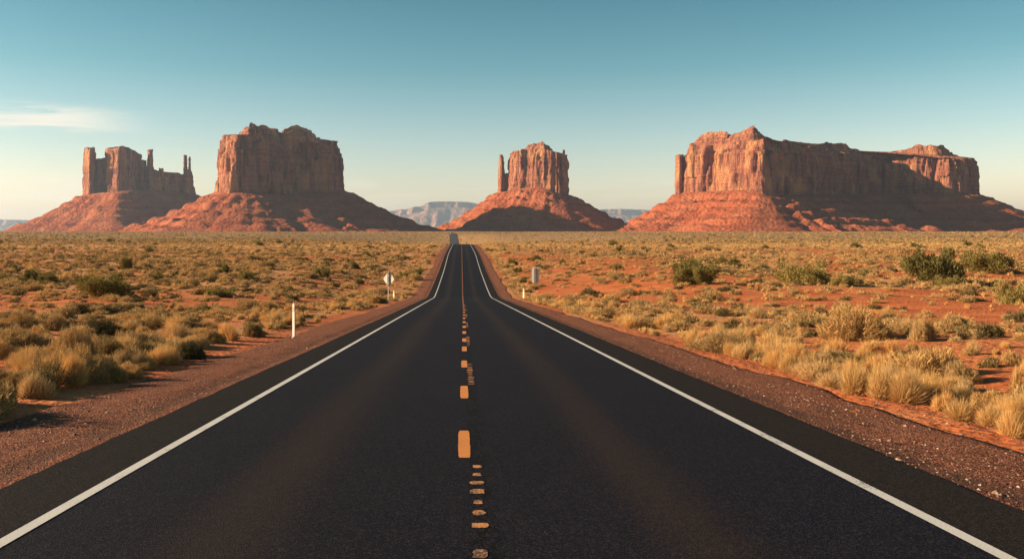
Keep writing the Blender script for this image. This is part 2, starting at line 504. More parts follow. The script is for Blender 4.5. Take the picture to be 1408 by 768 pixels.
# the second, worn stripe lies in the rumble-strip grooves, so only short bars of it are left
rb = []
for c0, c1 in ((5.4, 6.3), (6.9, 9.35), (16.6, 20.7), (26.6, 31.2), (37.5, 42), (48.5, 53), (59, 64), (70, 75)):
    yy = c0
    while yy < c1:
        rb.append(yy); yy += 0.37
for k, y0 in enumerate(rb[:98]):
    c = float(mark_x(y0)) + 0.125 + 0.01 * random.uniform(-1, 1)
    wd = random.uniform(0.04, 0.066)
    strip('rumble_bar', m_worn, c - wd, c + wd, y0, y0 + random.uniform(0.13, 0.2), 0.012, 0.004, 0.03, 0.011, k)

# ------------------------------------------------------------------ rock
m_cliff, g = material('red_sandstone')
p = g.pos(); X, Y, Z = g.sep(p)
wz = g.math('ADD', Z, g.math('MULTIPLY', g.noise(p, 0.006, 3), 26.0))
zv = g.n('ShaderNodeCombineXYZ'); g.put(zv.inputs[2], wz)
strata = g.noise(zv.outputs[0], 0.055, 5, 0.65)
col = g.ramp(strata, [(0.25, (0.235, 0.066, 0.050)), (0.42, (0.35, 0.108, 0.068)), (0.55, (0.42, 0.160, 0.084)), (0.66, (0.29, 0.088, 0.053)), (0.8, (0.44, 0.180, 0.10))])
var = g.noise(g.mapping(p, (0.055, 0.055, 0.0055)), 1.0, 6, 0.68, dist=0.4)
col = g.mix(g.rng(var, 0.48, 0.62, 0, 0.8), col, (0.092, 0.033, 0.031))          # desert varnish running down the faces
pale = g.noise(g.mapping(p, (0.02, 0.02, 0.009), (37, 5, 2)), 1.0, 5, 0.6)
col = g.mix(g.rng(pale, 0.46, 0.66, 0, 0.75), col, (0.64, 0.295, 0.118))
thin = g.noise(g.mapping(p, (0.004, 0.004, 0.28)), 1.0, 3, 0.6)
col = g.mix(g.rng(thin, 0.54, 0.66, 0, 0.4), col, (0.16, 0.058, 0.038))
hb = g.math('ADD', g.math('MULTIPLY', g.noise(g.mapping(p, (0.09, 0.09, 0.018)), 1.0, 7, 0.65), 1.0), g.math('MULTIPLY', g.noise(g.mapping(p, (0.02, 0.02, 0.22)), 1.0, 4, 0.6), 0.38))
g.surface(col, 0.93, g.bump(hb, 24.0, 1.0), 0.1)

m_talus, g = material('red_talus')
p = g.pos(); X, Y, Z = g.sep(p)
n1 = g.noise(p, 0.012, 6, 0.62); n2 = g.noise(p, 0.075, 6, 0.7)
col = g.ramp(n1, [(0.3, (0.27, 0.060, 0.025)), (0.5, (0.345, 0.088, 0.036)), (0.7, (0.40, 0.130, 0.058))])
zv = g.n('ShaderNodeCombineXYZ'); g.put(zv.inputs[2], g.math('ADD', Z, g.math('MULTIPLY', n1, 14)))
bands = g.noise(zv.outputs[0], 0.085, 4, 0.6)
col = g.mix(g.rng(bands, 0.53, 0.64, 0, 0.65), col, (0.17, 0.058, 0.036))
col = g.mix(g.rng(n2, 0.52, 0.66, 0, 0.5), col, (0.18, 0.062, 0.034))
col = g.mix(g.rng(g.voro(g.mapping(p, (1, 1, 1)), 0.055), 0.22, 0.05, 0, 0.35), col, (0.55, 0.26, 0.15))
hb = g.math('ADD', g.noise(p, 0.05, 7, 0.72), g.math('MULTIPLY', g.voro(p, 0.085), -0.45))
g.surface(col, 0.95, g.bump(hb, 11.0, 1.0), 0.08)

m_far, g = material('far_rock')
p = g.pos()
n1 = g.noise(g.mapping(p, (0.006, 0.006, 0.0012)), 1.0, 6, 0.6)
col = g.ramp(n1, [(0.35, (0.14, 0.08, 0.06)), (0.5, (0.18, 0.10, 0.07)), (0.64, (0.36, 0.19, 0.115))])
g.surface(col, 0.95, g.bump(n1, 90.0, 0.8), 0.05)


def pxw(px, D, y=None):
    """a place on a far rock: photo column, distance and photo row -> metres"""
    return (px - CX) / F * D, D, ((HY - y) / F * D if y is not None else 0.0)


def loop_resample(ctrl, step, rounding=2):
    """ctrl rows are (x, y, extra...); returns evenly spaced closed loop, corners eased"""
    c = np.array(ctrl, float)
    for _ in range(rounding):
        nx = np.roll(c, -1, 0)
        c = np.stack([c * 0.78 + nx * 0.22, c * 0.22 + nx * 0.78], 1).reshape(-1, c.shape[1])
    nx = np.roll(c, -1, 0)
    seg = np.hypot(*(nx - c)[:, :2].T)
    s = np.concatenate([[0], np.cumsum(seg)])
    n = max(16, int(s[-1] / step))
    q = np.linspace(0, s[-1], n, endpoint=False)
    cc = np.concatenate([c, c[:1]])
    return np.stack([np.interp(q, s, cc[:, k]) for k in range(c.shape[1])], 1)


def loop_normals(P):
    t = np.roll(P, -1, 0) - np.roll(P, 1, 0)
    for _ in range(3):
        t = (np.roll(t, 1, 0) + t * 2 + np.roll(t, -1, 0)) / 4
    n = np.stack([t[:, 1], -t[:, 0]], 1)
    area = np.sum(P[:, 0] * np.roll(P[:, 1], -1) - np.roll(P[:, 0], -1) * P[:, 1])
    n *= np.sign(area)
    return n / np.maximum(1e-9, np.hypot(*n.T))[:, None]


def cliff(name, ctrl, parent, seed, levels=44, batter=8.0, flute=11.0, step=4.5, sink=45.0, dome=0.0, crack=9.0, bench=(0.86,), bench_in=6.0, mat=None, rounding=2, scale=1.0):
    """a rock wall: ctrl is a closed loop of (photo column, distance, photo row of rim, photo row of foot)"""
    rowsw = []
    for px, D, yt, yb in ctrl:
        x, y, zt = pxw(px, D, yt); zb = pxw(px, D, yb)[2]
        rowsw.append((x, y, zt, zb))
    L = loop_resample(rowsw, step, rounding)
    N = loop_normals(L[:, :2])
    P0, zt, zb = L[:, :2], L[:, 2], L[:, 3] - sink
    n = len(L)
    # broken rim
    zt = zt + 4.5 * min(scale, 1.3) * fbm(P0[:, 0] / (24 * scale), P0[:, 1] / (24 * scale), 0, seed + 5, 3)
    V = []
    for k in range(levels):
        t = k / (levels - 1)
        z = zb + (zt - zb) * t
        sx, sy = P0[:, 0], P0[:, 1]
        a = noise3(sx / (42 * scale), sy / (42 * scale), z / (300 * scale), seed)
        b = noise3(sx / (15 * scale), sy / (15 * scale), z / (120 * scale), seed + 1)
        c = noise3(sx / (6.5 * scale), sy / (6.5 * scale), z / (28 * scale), seed + 2)
        cr = np.exp(-np.abs(noise3(sx / (34 * scale), sy / (34 * scale), z / (420 * scale), seed + 7)) * 24) * (0.35 + 0.65 * sstep(-0.3, 0.5, noise3(sx / 60, sy / 60, z / 130, seed + 9)))
        cr2 = np.exp(-np.abs(noise3(sx / (13 * scale), sy / (13 * scale), z / (200 * scale), seed + 8)) * 15)
        slab = sstep(0.0, 0.06, noise3(sx / (30 * scale), sy / (30 * scale), z / (75 * scale), seed + 11) - 0.1)       # fallen slabs leave shallow alcoves
        out = flute * (1.35 * a + 0.85 * b + 0.36 * c) * scale - 1.9 * crack * cr * scale - 1.0 * crack * cr2 * scale - 5.0 * slab * scale * min(1.0, flute / 9)
        out = out - batter * t ** 1.4 * scale
        # bedding ledges
        out = out + 1.6 * scale * noise3(0 * z + seed, 0 * z, z / (9 * scale), seed + 3) + 2.2 * scale * (1 - sstep(0.06, 0.22, t))
        for q, bq in enumerate(bench):
            jit = bq + 0.03 * noise3(sx / (50 * scale), sy / (50 * scale), 0, seed + 20 + q)
            out = out - bench_in * scale * sstep(jit - 0.012, jit + 0.012, t)
        V.append(np.concatenate([P0 + N * out[:, None], z[:, None]], 1))
    top = V[-1]
    cen = top[:, :2].mean(0)
    zc = top[:, 2].mean() + dome
    for f in (0.93, 0.82, 0.66, 0.45, 0.2, 0.04):
        q = cen + (top[:, :2] - cen) * f
        z = zc + (top[:, 2] - zc) * f ** 1.3 + dome * 0.0
        z = z + 2.5 * scale * fbm(q[:, 0] / 20, q[:, 1] / 20, 0, seed + 40, 3) * min(1, f * 2)
        V.append(np.concatenate([q, z[:, None]], 1))
    V = np.concatenate(V)
    area = np.sum(P0[:, 0] * np.roll(P0[:, 1], -1) - np.roll(P0[:, 0], -1) * P0[:, 1])
    fa = grid_faces(len(V) // n, n, wrap=True)
    if area < 0: fa = fa[:, ::-1]
    return mesh_obj(name, V, fa, mat or m_cliff, parent, smooth=True)


def talus(name, ctrl, parent, seed, rings=70, step=6.5, mat=None, concave=1.35, gully=13.0, scale=1.0, zfoot=None, ledges=((0.14, 6.0), (0.30, 8.0), (0.47, 7.0), (0.66, 9.0))):
    """the apron of debris: ctrl is a closed loop of (photo column, distance, photo row of its top, metres it runs out)"""
    rowsw = []
    for px, D, yt, run in ctrl:
        x, y, zt = pxw(px, D, yt)
        rowsw.append((x, y, zt, run))
    L = loop_resample(rowsw, step, 2)
    P0 = L[:, :2]; N = loop_normals(P0)
    cen = P0.mean(0)
    rad = P0 - cen; rad /= np.hypot(*rad.T)[:, None]
    Dv = N * 0.55 + rad * 0.45; Dv /= np.hypot(*Dv.T)[:, None]
    for _ in range(12):
        Dv = (np.roll(Dv, 1, 0) + Dv * 2 + np.roll(Dv, -1, 0)) / 4
    Dv /= np.hypot(*Dv.T)[:, None]
    n = len(L)
    zf = side_z(P0[:, 1]) - 6 if zfoot is None else np.full(n, zfoot)
    run = L[:, 3] * (1 + 0.16 * fbm(P0[:, 0] / 130, P0[:, 1] / 130, 0, seed + 3, 3))
    V = [np.concatenate([P0 - Dv * 25 * scale, (L[:, 2] + 4)[:, None]], 1)]
    for k in range(rings):
        t = k / (rings - 1)
        q = P0 + Dv * (run * t)[:, None]
        prof = (1 - t) ** concave
        z = zf + (L[:, 2] - zf) * prof
        for lt, lh in ledges:                                 # harder beds stand out as broken ledges
            jl = lt + 0.05 * noise3(q[:, 0] / 90, q[:, 1] / 90, 0, seed + 30)
            st = lh * scale * (0.4 + 0.6 * sstep(-0.2, 0.4, noise3(q[:, 0] / 160, q[:, 1] / 160, 0, seed + 31)))
            z = z + st * (np.exp(-((t - jl + 0.045) / 0.05) ** 2) - 0.8 * sstep(jl - 0.006, jl + 0.012, t) * np.exp(-(np.maximum(t - jl, 0) / 0.09)))
        s1 = noise3(P0[:, 0] / (46 * scale) + Dv[:, 0] * 3, P0[:, 1] / (46 * scale) + Dv[:, 1] * 3, t * 1.6, seed)
        s2 = noise3(P0[:, 0] / (15 * scale) + Dv[:, 0] * 9, P0[:, 1] / (15 * scale) + Dv[:, 1] * 9, t * 1.2, seed + 1)
        env = sstep(0.0, 0.12, t) * (1 - 0.75 * sstep(0.80, 1.0, t))
        z = z + env * scale * (gully * (0.5 - np.abs(s1)) + 0.5 * gully * (0.4 - np.abs(s2)))
        z = z + env * scale * (2.6 * fbm(q[:, 0] / (19 * scale), q[:, 1] / (19 * scale), 0, seed + 7, 4, 0.6) + 1.6 * np.maximum(0, noise3(q[:, 0] / (11 * scale), q[:, 1] / (11 * scale), 0, seed + 9) - 0.15))
        # rounded mounds where the slope meets the plain
        z = z + 11 * scale * sstep(0.66, 0.82, t) * (1 - sstep(0.9, 1.0, t)) * np.maximum(0, 0.15 + noise3(q[:, 0] / (60 * scale), q[:, 1] / (60 * scale), 0, seed + 13))
        V.append(np.concatenate([q, z[:, None]], 1))
    V = np.concatenate(V)
    area = np.sum(P0[:, 0] * np.roll(P0[:, 1], -1) - np.roll(P0[:, 0], -1) * P0[:, 1])
    fa = grid_faces(len(V) // n, n, wrap=True)
    if area > 0: fa = fa[:, ::-1]
    return mesh_obj(name, V, fa[:, ::-1], mat or m_talus, parent, smooth=True)


# --- the ruined-castle butte at the far left of the row
DA = 3900
bA = thing('butte', 'jagged castle-like butte with thin towers and spires, smallest cliffs in the row', 'butte', pxw(185, DA, 318))
bA.location = (0, 0, 0)
cliff('cliff', [(146, DA - 60, 206, 268), (168, DA - 120, 199, 268), (197, DA + 90, 214, 268), (197, DA + 240, 214, 268), (146, DA + 180, 206, 268)], bA, 101, batter=5, flute=6, crack=8, bench=(), dome=22, step=3.5)
cliff('tower', [(113, DA - 20, 204, 271), (124, DA - 70, 203, 271), (133.5, DA + 5, 204, 271), (133, DA + 100, 204, 271), (114, DA + 90, 204, 271)], bA, 103, batter=3, flute=3.5, crack=4, bench=(0.9,), bench_in=3, step=2.5, dome=3)
cliff('curtain_wall', [(129, DA - 10, 219, 270), (148, DA + 0, 216, 270), (149, DA + 150, 218, 270), (129, DA + 120, 219, 270)], bA, 105, batter=2, flute=4, crack=5, bench=(), step=3)
cliff('spire', [(199, DA + 60, 208, 268), (205, DA + 30, 205, 268), (213.5, DA + 70, 207, 268), (213, DA + 140, 207, 268), (200, DA + 140, 207, 268)], bA, 107, batter=6, flute=2.6, crack=3, bench=(0.7,), bench_in=2.5, step=2.2, dome=4)
cliff('curtain_wall', [(192, DA + 50, 219, 268), (203, DA + 60, 221, 268), (203, DA + 160, 223, 268), (192, DA + 160, 222, 268)], bA, 109, batter=2, flute=3, crack=3, bench=(), step=3)
cliff('curtain_wall', [(208, DA + 70, 234, 269), (222, DA + 90, 236.5, 269), (232, DA + 105, 235, 269), (238, DA + 115, 239.5, 269), (245, DA + 130, 237, 269), (254, DA + 150, 240, 269), (254, DA + 230, 240, 269), (208, DA + 180, 236, 269)], bA, 111, batter=3, flute=5, crack=6, bench=(), step=3)
cliff('spire', [(217.5, DA + 95, 231, 262), (226, DA + 105, 231, 262), (226, DA + 140, 231, 262), (218, DA + 140, 231, 262)], bA, 113, batter=2, flute=2, crack=2, bench=(), step=2, rounding=1)
cliff('spire', [(249, DA + 120, 232, 271), (262, DA + 130, 233, 271), (271, DA + 190, 236, 271), (269, DA + 250, 236, 271), (250, DA + 230, 232, 271)], bA, 115, batter=14, flute=3.5, crack=4, bench=(0.55,), bench_in=4, step=2.5, dome=4)
cliff('spire', [(251.6, DA + 150, 214, 250), (257.6, DA + 150, 214, 250), (258.6, DA + 185, 214, 250), (252, DA + 185, 214, 250)], bA, 117, batter=2.5, flute=1.6, crack=1.5, bench=(), step=1.6, dome=3, rounding=1, sink=30)
cliff('spire', [(258.5, DA + 155, 217, 250), (262, DA + 155, 217, 250), (263, DA + 180, 217, 250), (259, DA + 180, 217, 250)], bA, 119, batter=1.5, flute=1.2, crack=1, bench=(), step=1.4, dome=3, rounding=1, sink=30)
talus('talus_slope', [(112, DA - 60, 268, 330), (140, DA - 130, 265, 330), (172, DA - 160, 263, 330), (205, DA - 20, 262, 330), (245, DA + 60, 264, 330), (275, DA + 170, 268, 330), (270, DA + 300, 268, 330), (180, DA + 330, 266, 330), (116, DA + 220, 268, 330)], bA, 121, concave=1.25)

# --- the great square butte
DB = 2900
bB = thing('butte', 'great square red butte with a lit fluted edge, left of the road and nearest to it', 'butte')
bB['label'] = 'massive square-topped red butte with broad shaded wall and a knobbly double cap'
cliff('cliff', [(298, DB + 110, 187, 268), (306, DB - 10, 186, 269), (326, DB - 90, 185, 271), (384, DB + 30, 187, 271), (432, DB + 140, 188, 268), (472, DB + 250, 196, 265), (470, DB + 420, 197, 264), (390, DB + 470, 188, 264), (304, DB + 400, 187, 266)],
      bB, 201, levels=60, batter=11, flute=12, crack=13, bench=(0.80, 0.91), bench_in=7, dome=6, step=4)
cliff('cap_rock', [(320, DB + 40, 181, 189), (338, DB - 10, 169, 189), (366, DB + 30, 171, 189), (394, DB + 100, 180, 189), (390, DB + 300, 180, 188), (330, DB + 280, 172, 188)], bB, 205, levels=20, batter=8, flute=3.2, crack=3, bench=(0.45, 0.75), bench_in=9, dome=2, sink=14, step=4)
cliff('cap_rock', [(376, DB + 90, 180, 190), (400, DB + 90, 173.5, 190), (424, DB + 130, 170.5, 190), (440, DB + 190, 182, 192), (434, DB + 360, 182, 190), (384, DB + 340, 178, 190)], bB, 207, levels=20, batter=8, flute=3.2, crack=3, bench=(0.4, 0.72), bench_in=9, dome=2, sink=14, step=4)
talus('talus_slope', [(295, DB + 110, 264, 300), (304, DB - 30, 266, 300), (326, DB - 115, 266, 320), (384, DB + 5, 268, 330), (432, DB + 110, 266, 340), (475, DB + 240, 262, 380), (474, DB + 440, 262, 380), (390, DB + 500, 262, 300), (300, DB + 420, 264, 280)], bB, 211, concave=1.4, step=6)

# --- the mitten in the middle
DC = 3480
bC = thing('butte', 'sunlit mitten-shaped butte with one slim thumb spire standing apart', 'butte')
cliff('cliff', [(697, DC + 60, 214, 261), (700, DC - 20, 206, 261), (722, DC - 80, 205, 260), (752, DC - 130, 206, 262), (772, DC - 150, 211, 272), (783, DC - 60, 214, 275), (781, DC + 100, 213, 272), (745, DC + 150, 206, 262), (706, DC + 140, 208, 262)],
      bC, 301, levels=56, batter=9, flute=8, crack=8, bench=(0.90,), bench_in=3, dome=14, step=3.6)
cliff('cap_rock', [(716, DC - 30, 202, 209), (730, DC - 70, 196.5, 209), (747, DC - 100, 193.5, 209), (762, DC - 80, 203, 210), (762, DC + 60, 203, 210), (724, DC + 90, 200, 209)], bC, 303, levels=18, batter=8, flute=3.2, crack=3, bench=(0.5, 0.8), bench_in=6, dome=10, sink=16, step=3.6)
cliff('pinnacle', [(770.5, DC - 130, 207.5, 250), (776.5, DC - 132, 207, 250), (780, DC - 110, 208, 250), (779, DC - 90, 208, 250), (771, DC - 95, 208, 250)], bC, 305, batter=6, flute=2.5, crack=2.5, bench=(), dome=5, step=2.4)
cliff('thumb_spire', [(682.5, DC + 50, 215, 268), (690, DC + 20, 214, 268), (697, DC + 55, 215, 266), (695.5, DC + 105, 215, 266), (683.5, DC + 100, 215, 268)], bC, 307, batter=7, flute=3.4, crack=3.5, bench=(0.9,), bench_in=1.5, dome=4, step=2.4)
cliff('saddle', [(691, DC + 40, 241, 266), (704, DC + 40, 236, 266), (704, DC + 90, 236, 266), (691, DC + 90, 239, 266)], bC, 309, batter=3, flute=4, crack=4, bench=(), step=3)
talus('talus_slope', [(678, DC + 70, 266, 290), (690, DC - 30, 264, 300), (722, DC - 120, 258, 330), (752, DC - 165, 260, 330), (776, DC - 185, 271, 290), (788, DC - 60, 271, 300), (786, DC + 120, 268, 300), (745, DC + 190, 260, 300), (690, DC + 160, 262, 300)], bC, 311, concave=1.35, step=6)

# --- the long mesa on the right
DM = 2800
bM = thing('mesa', 'long flat-topped mesa with one sunlit end wall and a long shaded flank', 'mesa')
cliff('cliff', [(933.5, DM + 315, 197, 268), (975, DM + 190, 199, 266), (1012, DM + 90, 197, 265), (1046, DM - 20, 191, 270), (1058, DM - 20, 190, 275), (1085, DM + 80, 196, 272), (1130, DM + 200, 204, 270), (1180, DM + 330, 210, 270),
                (1216, DM + 440, 213, 270), (1262, DM + 330, 214, 270), (1316, DM + 260, 217, 270), (1344, DM + 340, 218, 271), (1349, DM + 620, 220, 270), (1260, DM + 900, 214, 268), (1080, DM + 760, 202, 268), (960, DM + 560, 196, 268)],
      bM, 401, levels=60, batter=9, flute=11, crack=12, bench=(0.84, 0.93), bench_in=6, dome=0, step=4.2)
cliff('pillar', [(927, DM + 330, 214, 268), (933, DM + 290, 213, 268), (942, DM + 300, 214, 268), (942, DM + 370, 214, 268), (928, DM + 380, 214, 268)], bM, 403, batter=5, flute=2.5, crack=3, bench=(), dome=3, step=2.4)
cliff('cap_rock', [(946, DM + 310, 195, 201), (964, DM + 253, 181, 201), (985, DM + 198, 179, 201), (1002, DM + 158, 183, 201), (1018, DM + 178, 186, 201), (1014, DM + 420, 185, 200), (958, DM + 440, 184, 200)], bM, 405, levels=22, batter=8, flute=3.2, crack=3, bench=(0.4, 0.7, 0.9), bench_in=7, sink=16, step=4, dome=3)
cliff('cap_rock', [(992, DM + 170, 187, 198), (1016, DM + 108, 178, 197), (1033, DM + 53, 172, 196), (1050, DM + 58, 177, 195), (1068, DM + 110, 190, 196), (1070, DM + 330, 190, 196), (1000, DM + 350, 186, 198)], bM, 407, levels=22, batter=8, flute=3.2, crack=3, bench=(0.4, 0.7, 0.9), bench_in=7, sink=18, step=4, dome=4)
cliff('cap_rock', [(1068, DM + 190, 193, 203), (1092, DM + 250, 196, 205), (1118, DM + 290, 197, 208), (1140, DM + 330, 195, 210), (1164, DM + 370, 196, 211), (1192, DM + 430, 209, 214), (1184, DM + 640, 208, 212), (1072, DM + 520, 195, 204)], bM, 409, levels=16, batter=8, flute=3.2, crack=3, bench=(0.5,), bench_in=10, sink=16, step=4)
cliff('cap_rock', [(1212, DM + 480, 211, 217), (1238, DM + 430, 206, 217), (1256, DM + 390, 198.5, 218), (1284, DM + 350, 198, 219), (1304, DM + 345, 199, 220), (1330, DM + 390, 215, 221), (1326, DM + 640, 215, 220), (1230, DM + 700, 208, 216)], bM, 411, levels=18, batter=8, flute=3.2, crack=3, bench=(0.4, 0.75), bench_in=9, sink=18, step=4)
talus('talus_slope', [(930, DM + 290, 266, 270), (975, DM + 160, 264, 310), (1012, DM + 60, 262, 320), (1046, DM - 50, 268, 310), (1062, DM - 45, 271, 300), (1085, DM + 50, 269, 330), (1130, DM + 170, 268, 360), (1180, DM + 290, 267, 380),
                      (1222, DM + 380, 267, 380), (1262, DM + 290, 267, 370), (1318, DM + 225, 268, 340), (1348, DM + 320, 268, 330), (1352, DM + 640, 268, 330), (1260, DM + 950, 266, 320), (1080, DM + 810, 266, 300), (940, DM + 600, 266, 280)], bM, 421, concave=1.35, step=7)

# --- mesas far beyond, faded by the air
def far_mesa(label, tops, D, depth, seed):
    t = thing('mesa', label, 'mesa')
    front = [(px, D + 120 * ((k % 2) * 2 - 1), y, y + 9) for k, (px, y) in enumerate(tops)]
    back = [(px, D + depth, y, y + 9) for px, y in tops[::-1]]
    cliff('cliff', front + back, t, seed, levels=26, batter=5, flute=8, crack=9, bench=(0.7,), bench_in=6, sink=60, step=36, mat=m_far, scale=6, rounding=1)
    foot = [(px, D - 60, y + 8, 1400) for px, y in tops] + [(px, D + depth + 60, y + 8, 1200) for px, y in tops[::-1]]
    talus('talus_slope', foot, t, seed + 3, rings=30, step=40, mat=m_far, scale=4, gully=16, ledges=(), zfoot=-80)
    return t
far_mesa('hazy blue mesa far behind the road between the square butte and the mitten', [(562, 286), (580, 284), (588, 278), (600, 277), (640, 277), (652, 279), (668, 284)], 20000, 2600, 501)
far_mesa('faint low ridge of hazy mesa far behind the mitten butte', [(800, 290), (826, 288), (850, 287), (884, 288.5), (905, 291)], 23000, 2600, 511)
far_mesa('low hazy mesa on the skyline beside the castle-like butte', [(-60, 303), (-20, 302), (20, 302), (48, 303), (70, 306)], 21000, 2400, 521)
far_mesa('pale stepped mesa shoulder just beside the hazy blue mesa', [(528, 292), (540, 290), (552, 288), (572, 287)], 22500, 1800, 531)

# ------------------------------------------------------------------ plants
def plant_mat(name, stops, trans=0.3):
    m, g = material(name)
    oi = g.n('ShaderNodeObjectInfo').outputs['Random']
    r = g.math('FRACT', g.math('ADD', oi, g.attr('rnd')))
    t = g.attr('tint')
    k = g.math('ADD', g.math('MULTIPLY', r, 0.72), g.math('MULTIPLY', t, 0.28), clamp=True)
    col = g.ramp(k, stops)
    d = g.n('ShaderNodeBsdfDiffuse'); tr = g.n('ShaderNodeBsdfTranslucent')
    g.put(d.inputs[0], col); g.put(tr.inputs[0], col)
    mx = g.n('ShaderNodeMixShader'); mx.inputs[0].default_value = trans
    o = g.n('ShaderNodeOutputMaterial')
    g.t.links.new(d.outputs[0], mx.inputs[1]); g.t.links.new(tr.outputs[0], mx.inputs[2]); g.t.links.new(mx.outputs[0], o.inputs[0])
    return m
m_sage = plant_mat('sagebrush_leaf', [(0.0, (0.075, 0.060, 0.027)), (0.26, (0.125, 0.098, 0.044)), (0.38, (0.42, 0.250, 0.098)), (0.52, (0.66, 0.375, 0.140)), (0.66, (0.20, 0.150, 0.075)), (0.82, (0.56, 0.33, 0.135)), (1.0, (0.68, 0.395, 0.155))], 0.16)
m_grass = plant_mat('dry_grass', [(0.0, (0.58, 0.31, 0.105)), (0.35, (0.66, 0.385, 0.145)), (0.6, (0.48, 0.285, 0.10)), (0.8, (0.64, 0.40, 0.19)), (1.0, (0.34, 0.235, 0.085))], 0.22)
m_green = plant_mat('greasewood_leaf', [(0.0, (0.24, 0.18, 0.055)), (0.4, (0.30, 0.215, 0.066)), (0.7, (0.18, 0.145, 0.05)), (1.0, (0.36, 0.25, 0.085))], 0.25)
m_jun = plant_mat('juniper_leaf', [(0.0, (0.165, 0.130, 0.040)), (0.4, (0.22, 0.165, 0.048)), (0.7, (0.12, 0.100, 0.034)), (1.0, (0.29, 0.21, 0.066))], 0.2)
m_bark, g = material('grey_bark')
g.surface(g.mix(g.noise(g.mapping(g.pos(), (6, 6, 1.5)), 2.0, 5), (0.10, 0.075, 0.055), (0.20, 0.16, 0.125)), 0.95)


def shrub_mesh(seed, n, lobes, width, kind, seg):
    """unit plant (radius and height about 1): short twigs filling one or several joined domes, or long grass blades"""
    r = np.random.default_rng(seed)
    C = []
    for k in range(lobes):
        a = 2 * math.pi * (k + r.uniform(-.35, .35)) / max(1, lobes)
        q = 0.0 if lobes == 1 else r.uniform(0.25, 0.58)
        s = 1.0 if lobes == 1 else r.uniform(0.42, 0.70)
        C.append((q * math.cos(a), q * math.sin(a), s, s * r.uniform(0.9, 1.5) if lobes > 1 else 1.0))
    C = np.array(C)
    which = r.choice(len(C), n, p=C[:, 2] ** 2 / np.sum(C[:, 2] ** 2))
    c = C[which]
    az = r.uniform(0, 2 * np.pi, n)
    if kind == 'sage':
        th = np.arccos(1 - r.uniform(0, 1, n) * 1.0)
        lump = 1 + 0.30 * noise3(np.cos(az) * 2.2 + seed, np.sin(az) * 2.2 + which * 3.1, th * 2.4, seed) + 0.16 * noise3(np.cos(az) * 6 + seed, np.sin(az) * 6 + which * 3.1, th * 6, seed + 1)
        ln = np.clip(lump, 0.55, 1.35) * (1 - 0.55 * r.uniform(0, 1, n) ** 1.8)
        D = np.stack([np.sin(th) * np.cos(az), np.sin(th) * np.sin(az), np.maximum(np.cos(th), 0.02)], 1)
        mid = np.stack([c[:, 0] + D[:, 0] * ln * c[:, 2], c[:, 1] + D[:, 1] * ln * c[:, 2], D[:, 2] * ln * c[:, 3] * 0.92], 1)
        d = D * 0.8 + np.array([0, 0, 0.55]) + r.normal(0, 0.42, (n, 3)); d /= np.linalg.norm(d, axis=1)[:, None]
        L = (r.uniform(0.09, 0.22, n) * (1 + 8 * width))[:, None]
        stalk = r.uniform(0, 1, n) < 0.05
        L[stalk] *= 1.5
        start, tip = mid - d * L * 0.6, mid + d * L * 0.4
        start[:, 2] = np.maximum(start[:, 2], -0.02)
        bend = r.normal(0, 0.05, (n, 3))
    else:
        th = np.arccos(1 - r.uniform(0, 1, n) ** 1.15 * 0.80)
        lump = 1 + 0.2 * noise3(np.cos(az) * 1.7 + seed, np.sin(az) * 1.7 + which * 3.1, th * 1.9, seed)
        ln = lump * (1 - 0.5 * r.uniform(0, 1, n) ** 1.5)
        D = np.stack([np.sin(th) * np.cos(az), np.sin(th) * np.sin(az), np.maximum(np.cos(th), 0.05)], 1) + r.normal(0, 0.15, (n, 3))
        tip = np.stack([c[:, 0] + D[:, 0] * ln * c[:, 2], c[:, 1] + D[:, 1] * ln * c[:, 2], np.abs(D[:, 2]) * ln * c[:, 3]], 1)
        ra = r.uniform(0, 2 * np.pi, n); rr = np.sqrt(r.uniform(0, 1, n)) * 0.42 * c[:, 2]
        root = np.stack([c[:, 0] + rr * np.cos(ra), c[:, 1] + rr * np.sin(ra), np.full(n, -0.04)], 1)
        start = root + (tip - root) * r.uniform(0, 0.5, n)[:, None]
        bend = np.stack([D[:, 0], D[:, 1], np.full(n, -0.5)], 1) * 0.22 + r.normal(0, 0.08, (n, 3))
        d = tip - start
    side = np.cross(d, r.standard_normal((n, 3))); side /= np.maximum(1e-6, np.linalg.norm(side, axis=1))[:, None]
    wv = width * r.uniform(0.6, 1.4, n)[:, None]
    P = []
    for k in range(seg + 1):
        t = k / seg
        q = start + (tip - start) * t + bend * (t * t - t) * -0.5
        wd = wv * (1 - 0.8 * t ** 2)
        P += [q - side * wd, q + side * wd]
    V = np.stack(P, 1).reshape(-1, 3)
    m = 2 * (seg + 1)
    base = np.arange(n)[:, None] * m
    Fs = np.concatenate([base + np.array([2 * k, 2 * k + 1, 2 * k + 3, 2 * k + 2]) for k in range(seg)])
    tint = np.repeat(r.uniform(0, 1, n), m)
    V[:, 2] = np.maximum(V[:, 2], -0.08)
    return V, Fs, tint


LOD = {'sage': {}, 'grass': {}}
for kind in LOD:
    for lod, (ns, ng, ws, wg, seg, cnt) in {0: (12500, 5200, 0.0068, 0.0055, 2, 6), 1: (2600, 1500, 0.017, 0.011, 1, 6), 2: (420, 300, 0.048, 0.030, 1, 6), 3: (60, 50, 0.13, 0.085, 1, 5), 4: (11, 10, 0.32, 0.22, 1, 4)}.items():
        LOD[kind][lod] = []
        for k in range(cnt):
            if kind == 'sage':
                LOD[kind][lod].append(shrub_mesh(1000 + 10 * lod + k, ns, [1, 3, 5, 2, 6, 4][k], ws, kind, 1))
            else:
                LOD[kind][lod].append(shrub_mesh(3000 + 10 * lod + k, ng, [1, 2, 3, 2, 4, 3][k], wg, kind, seg))

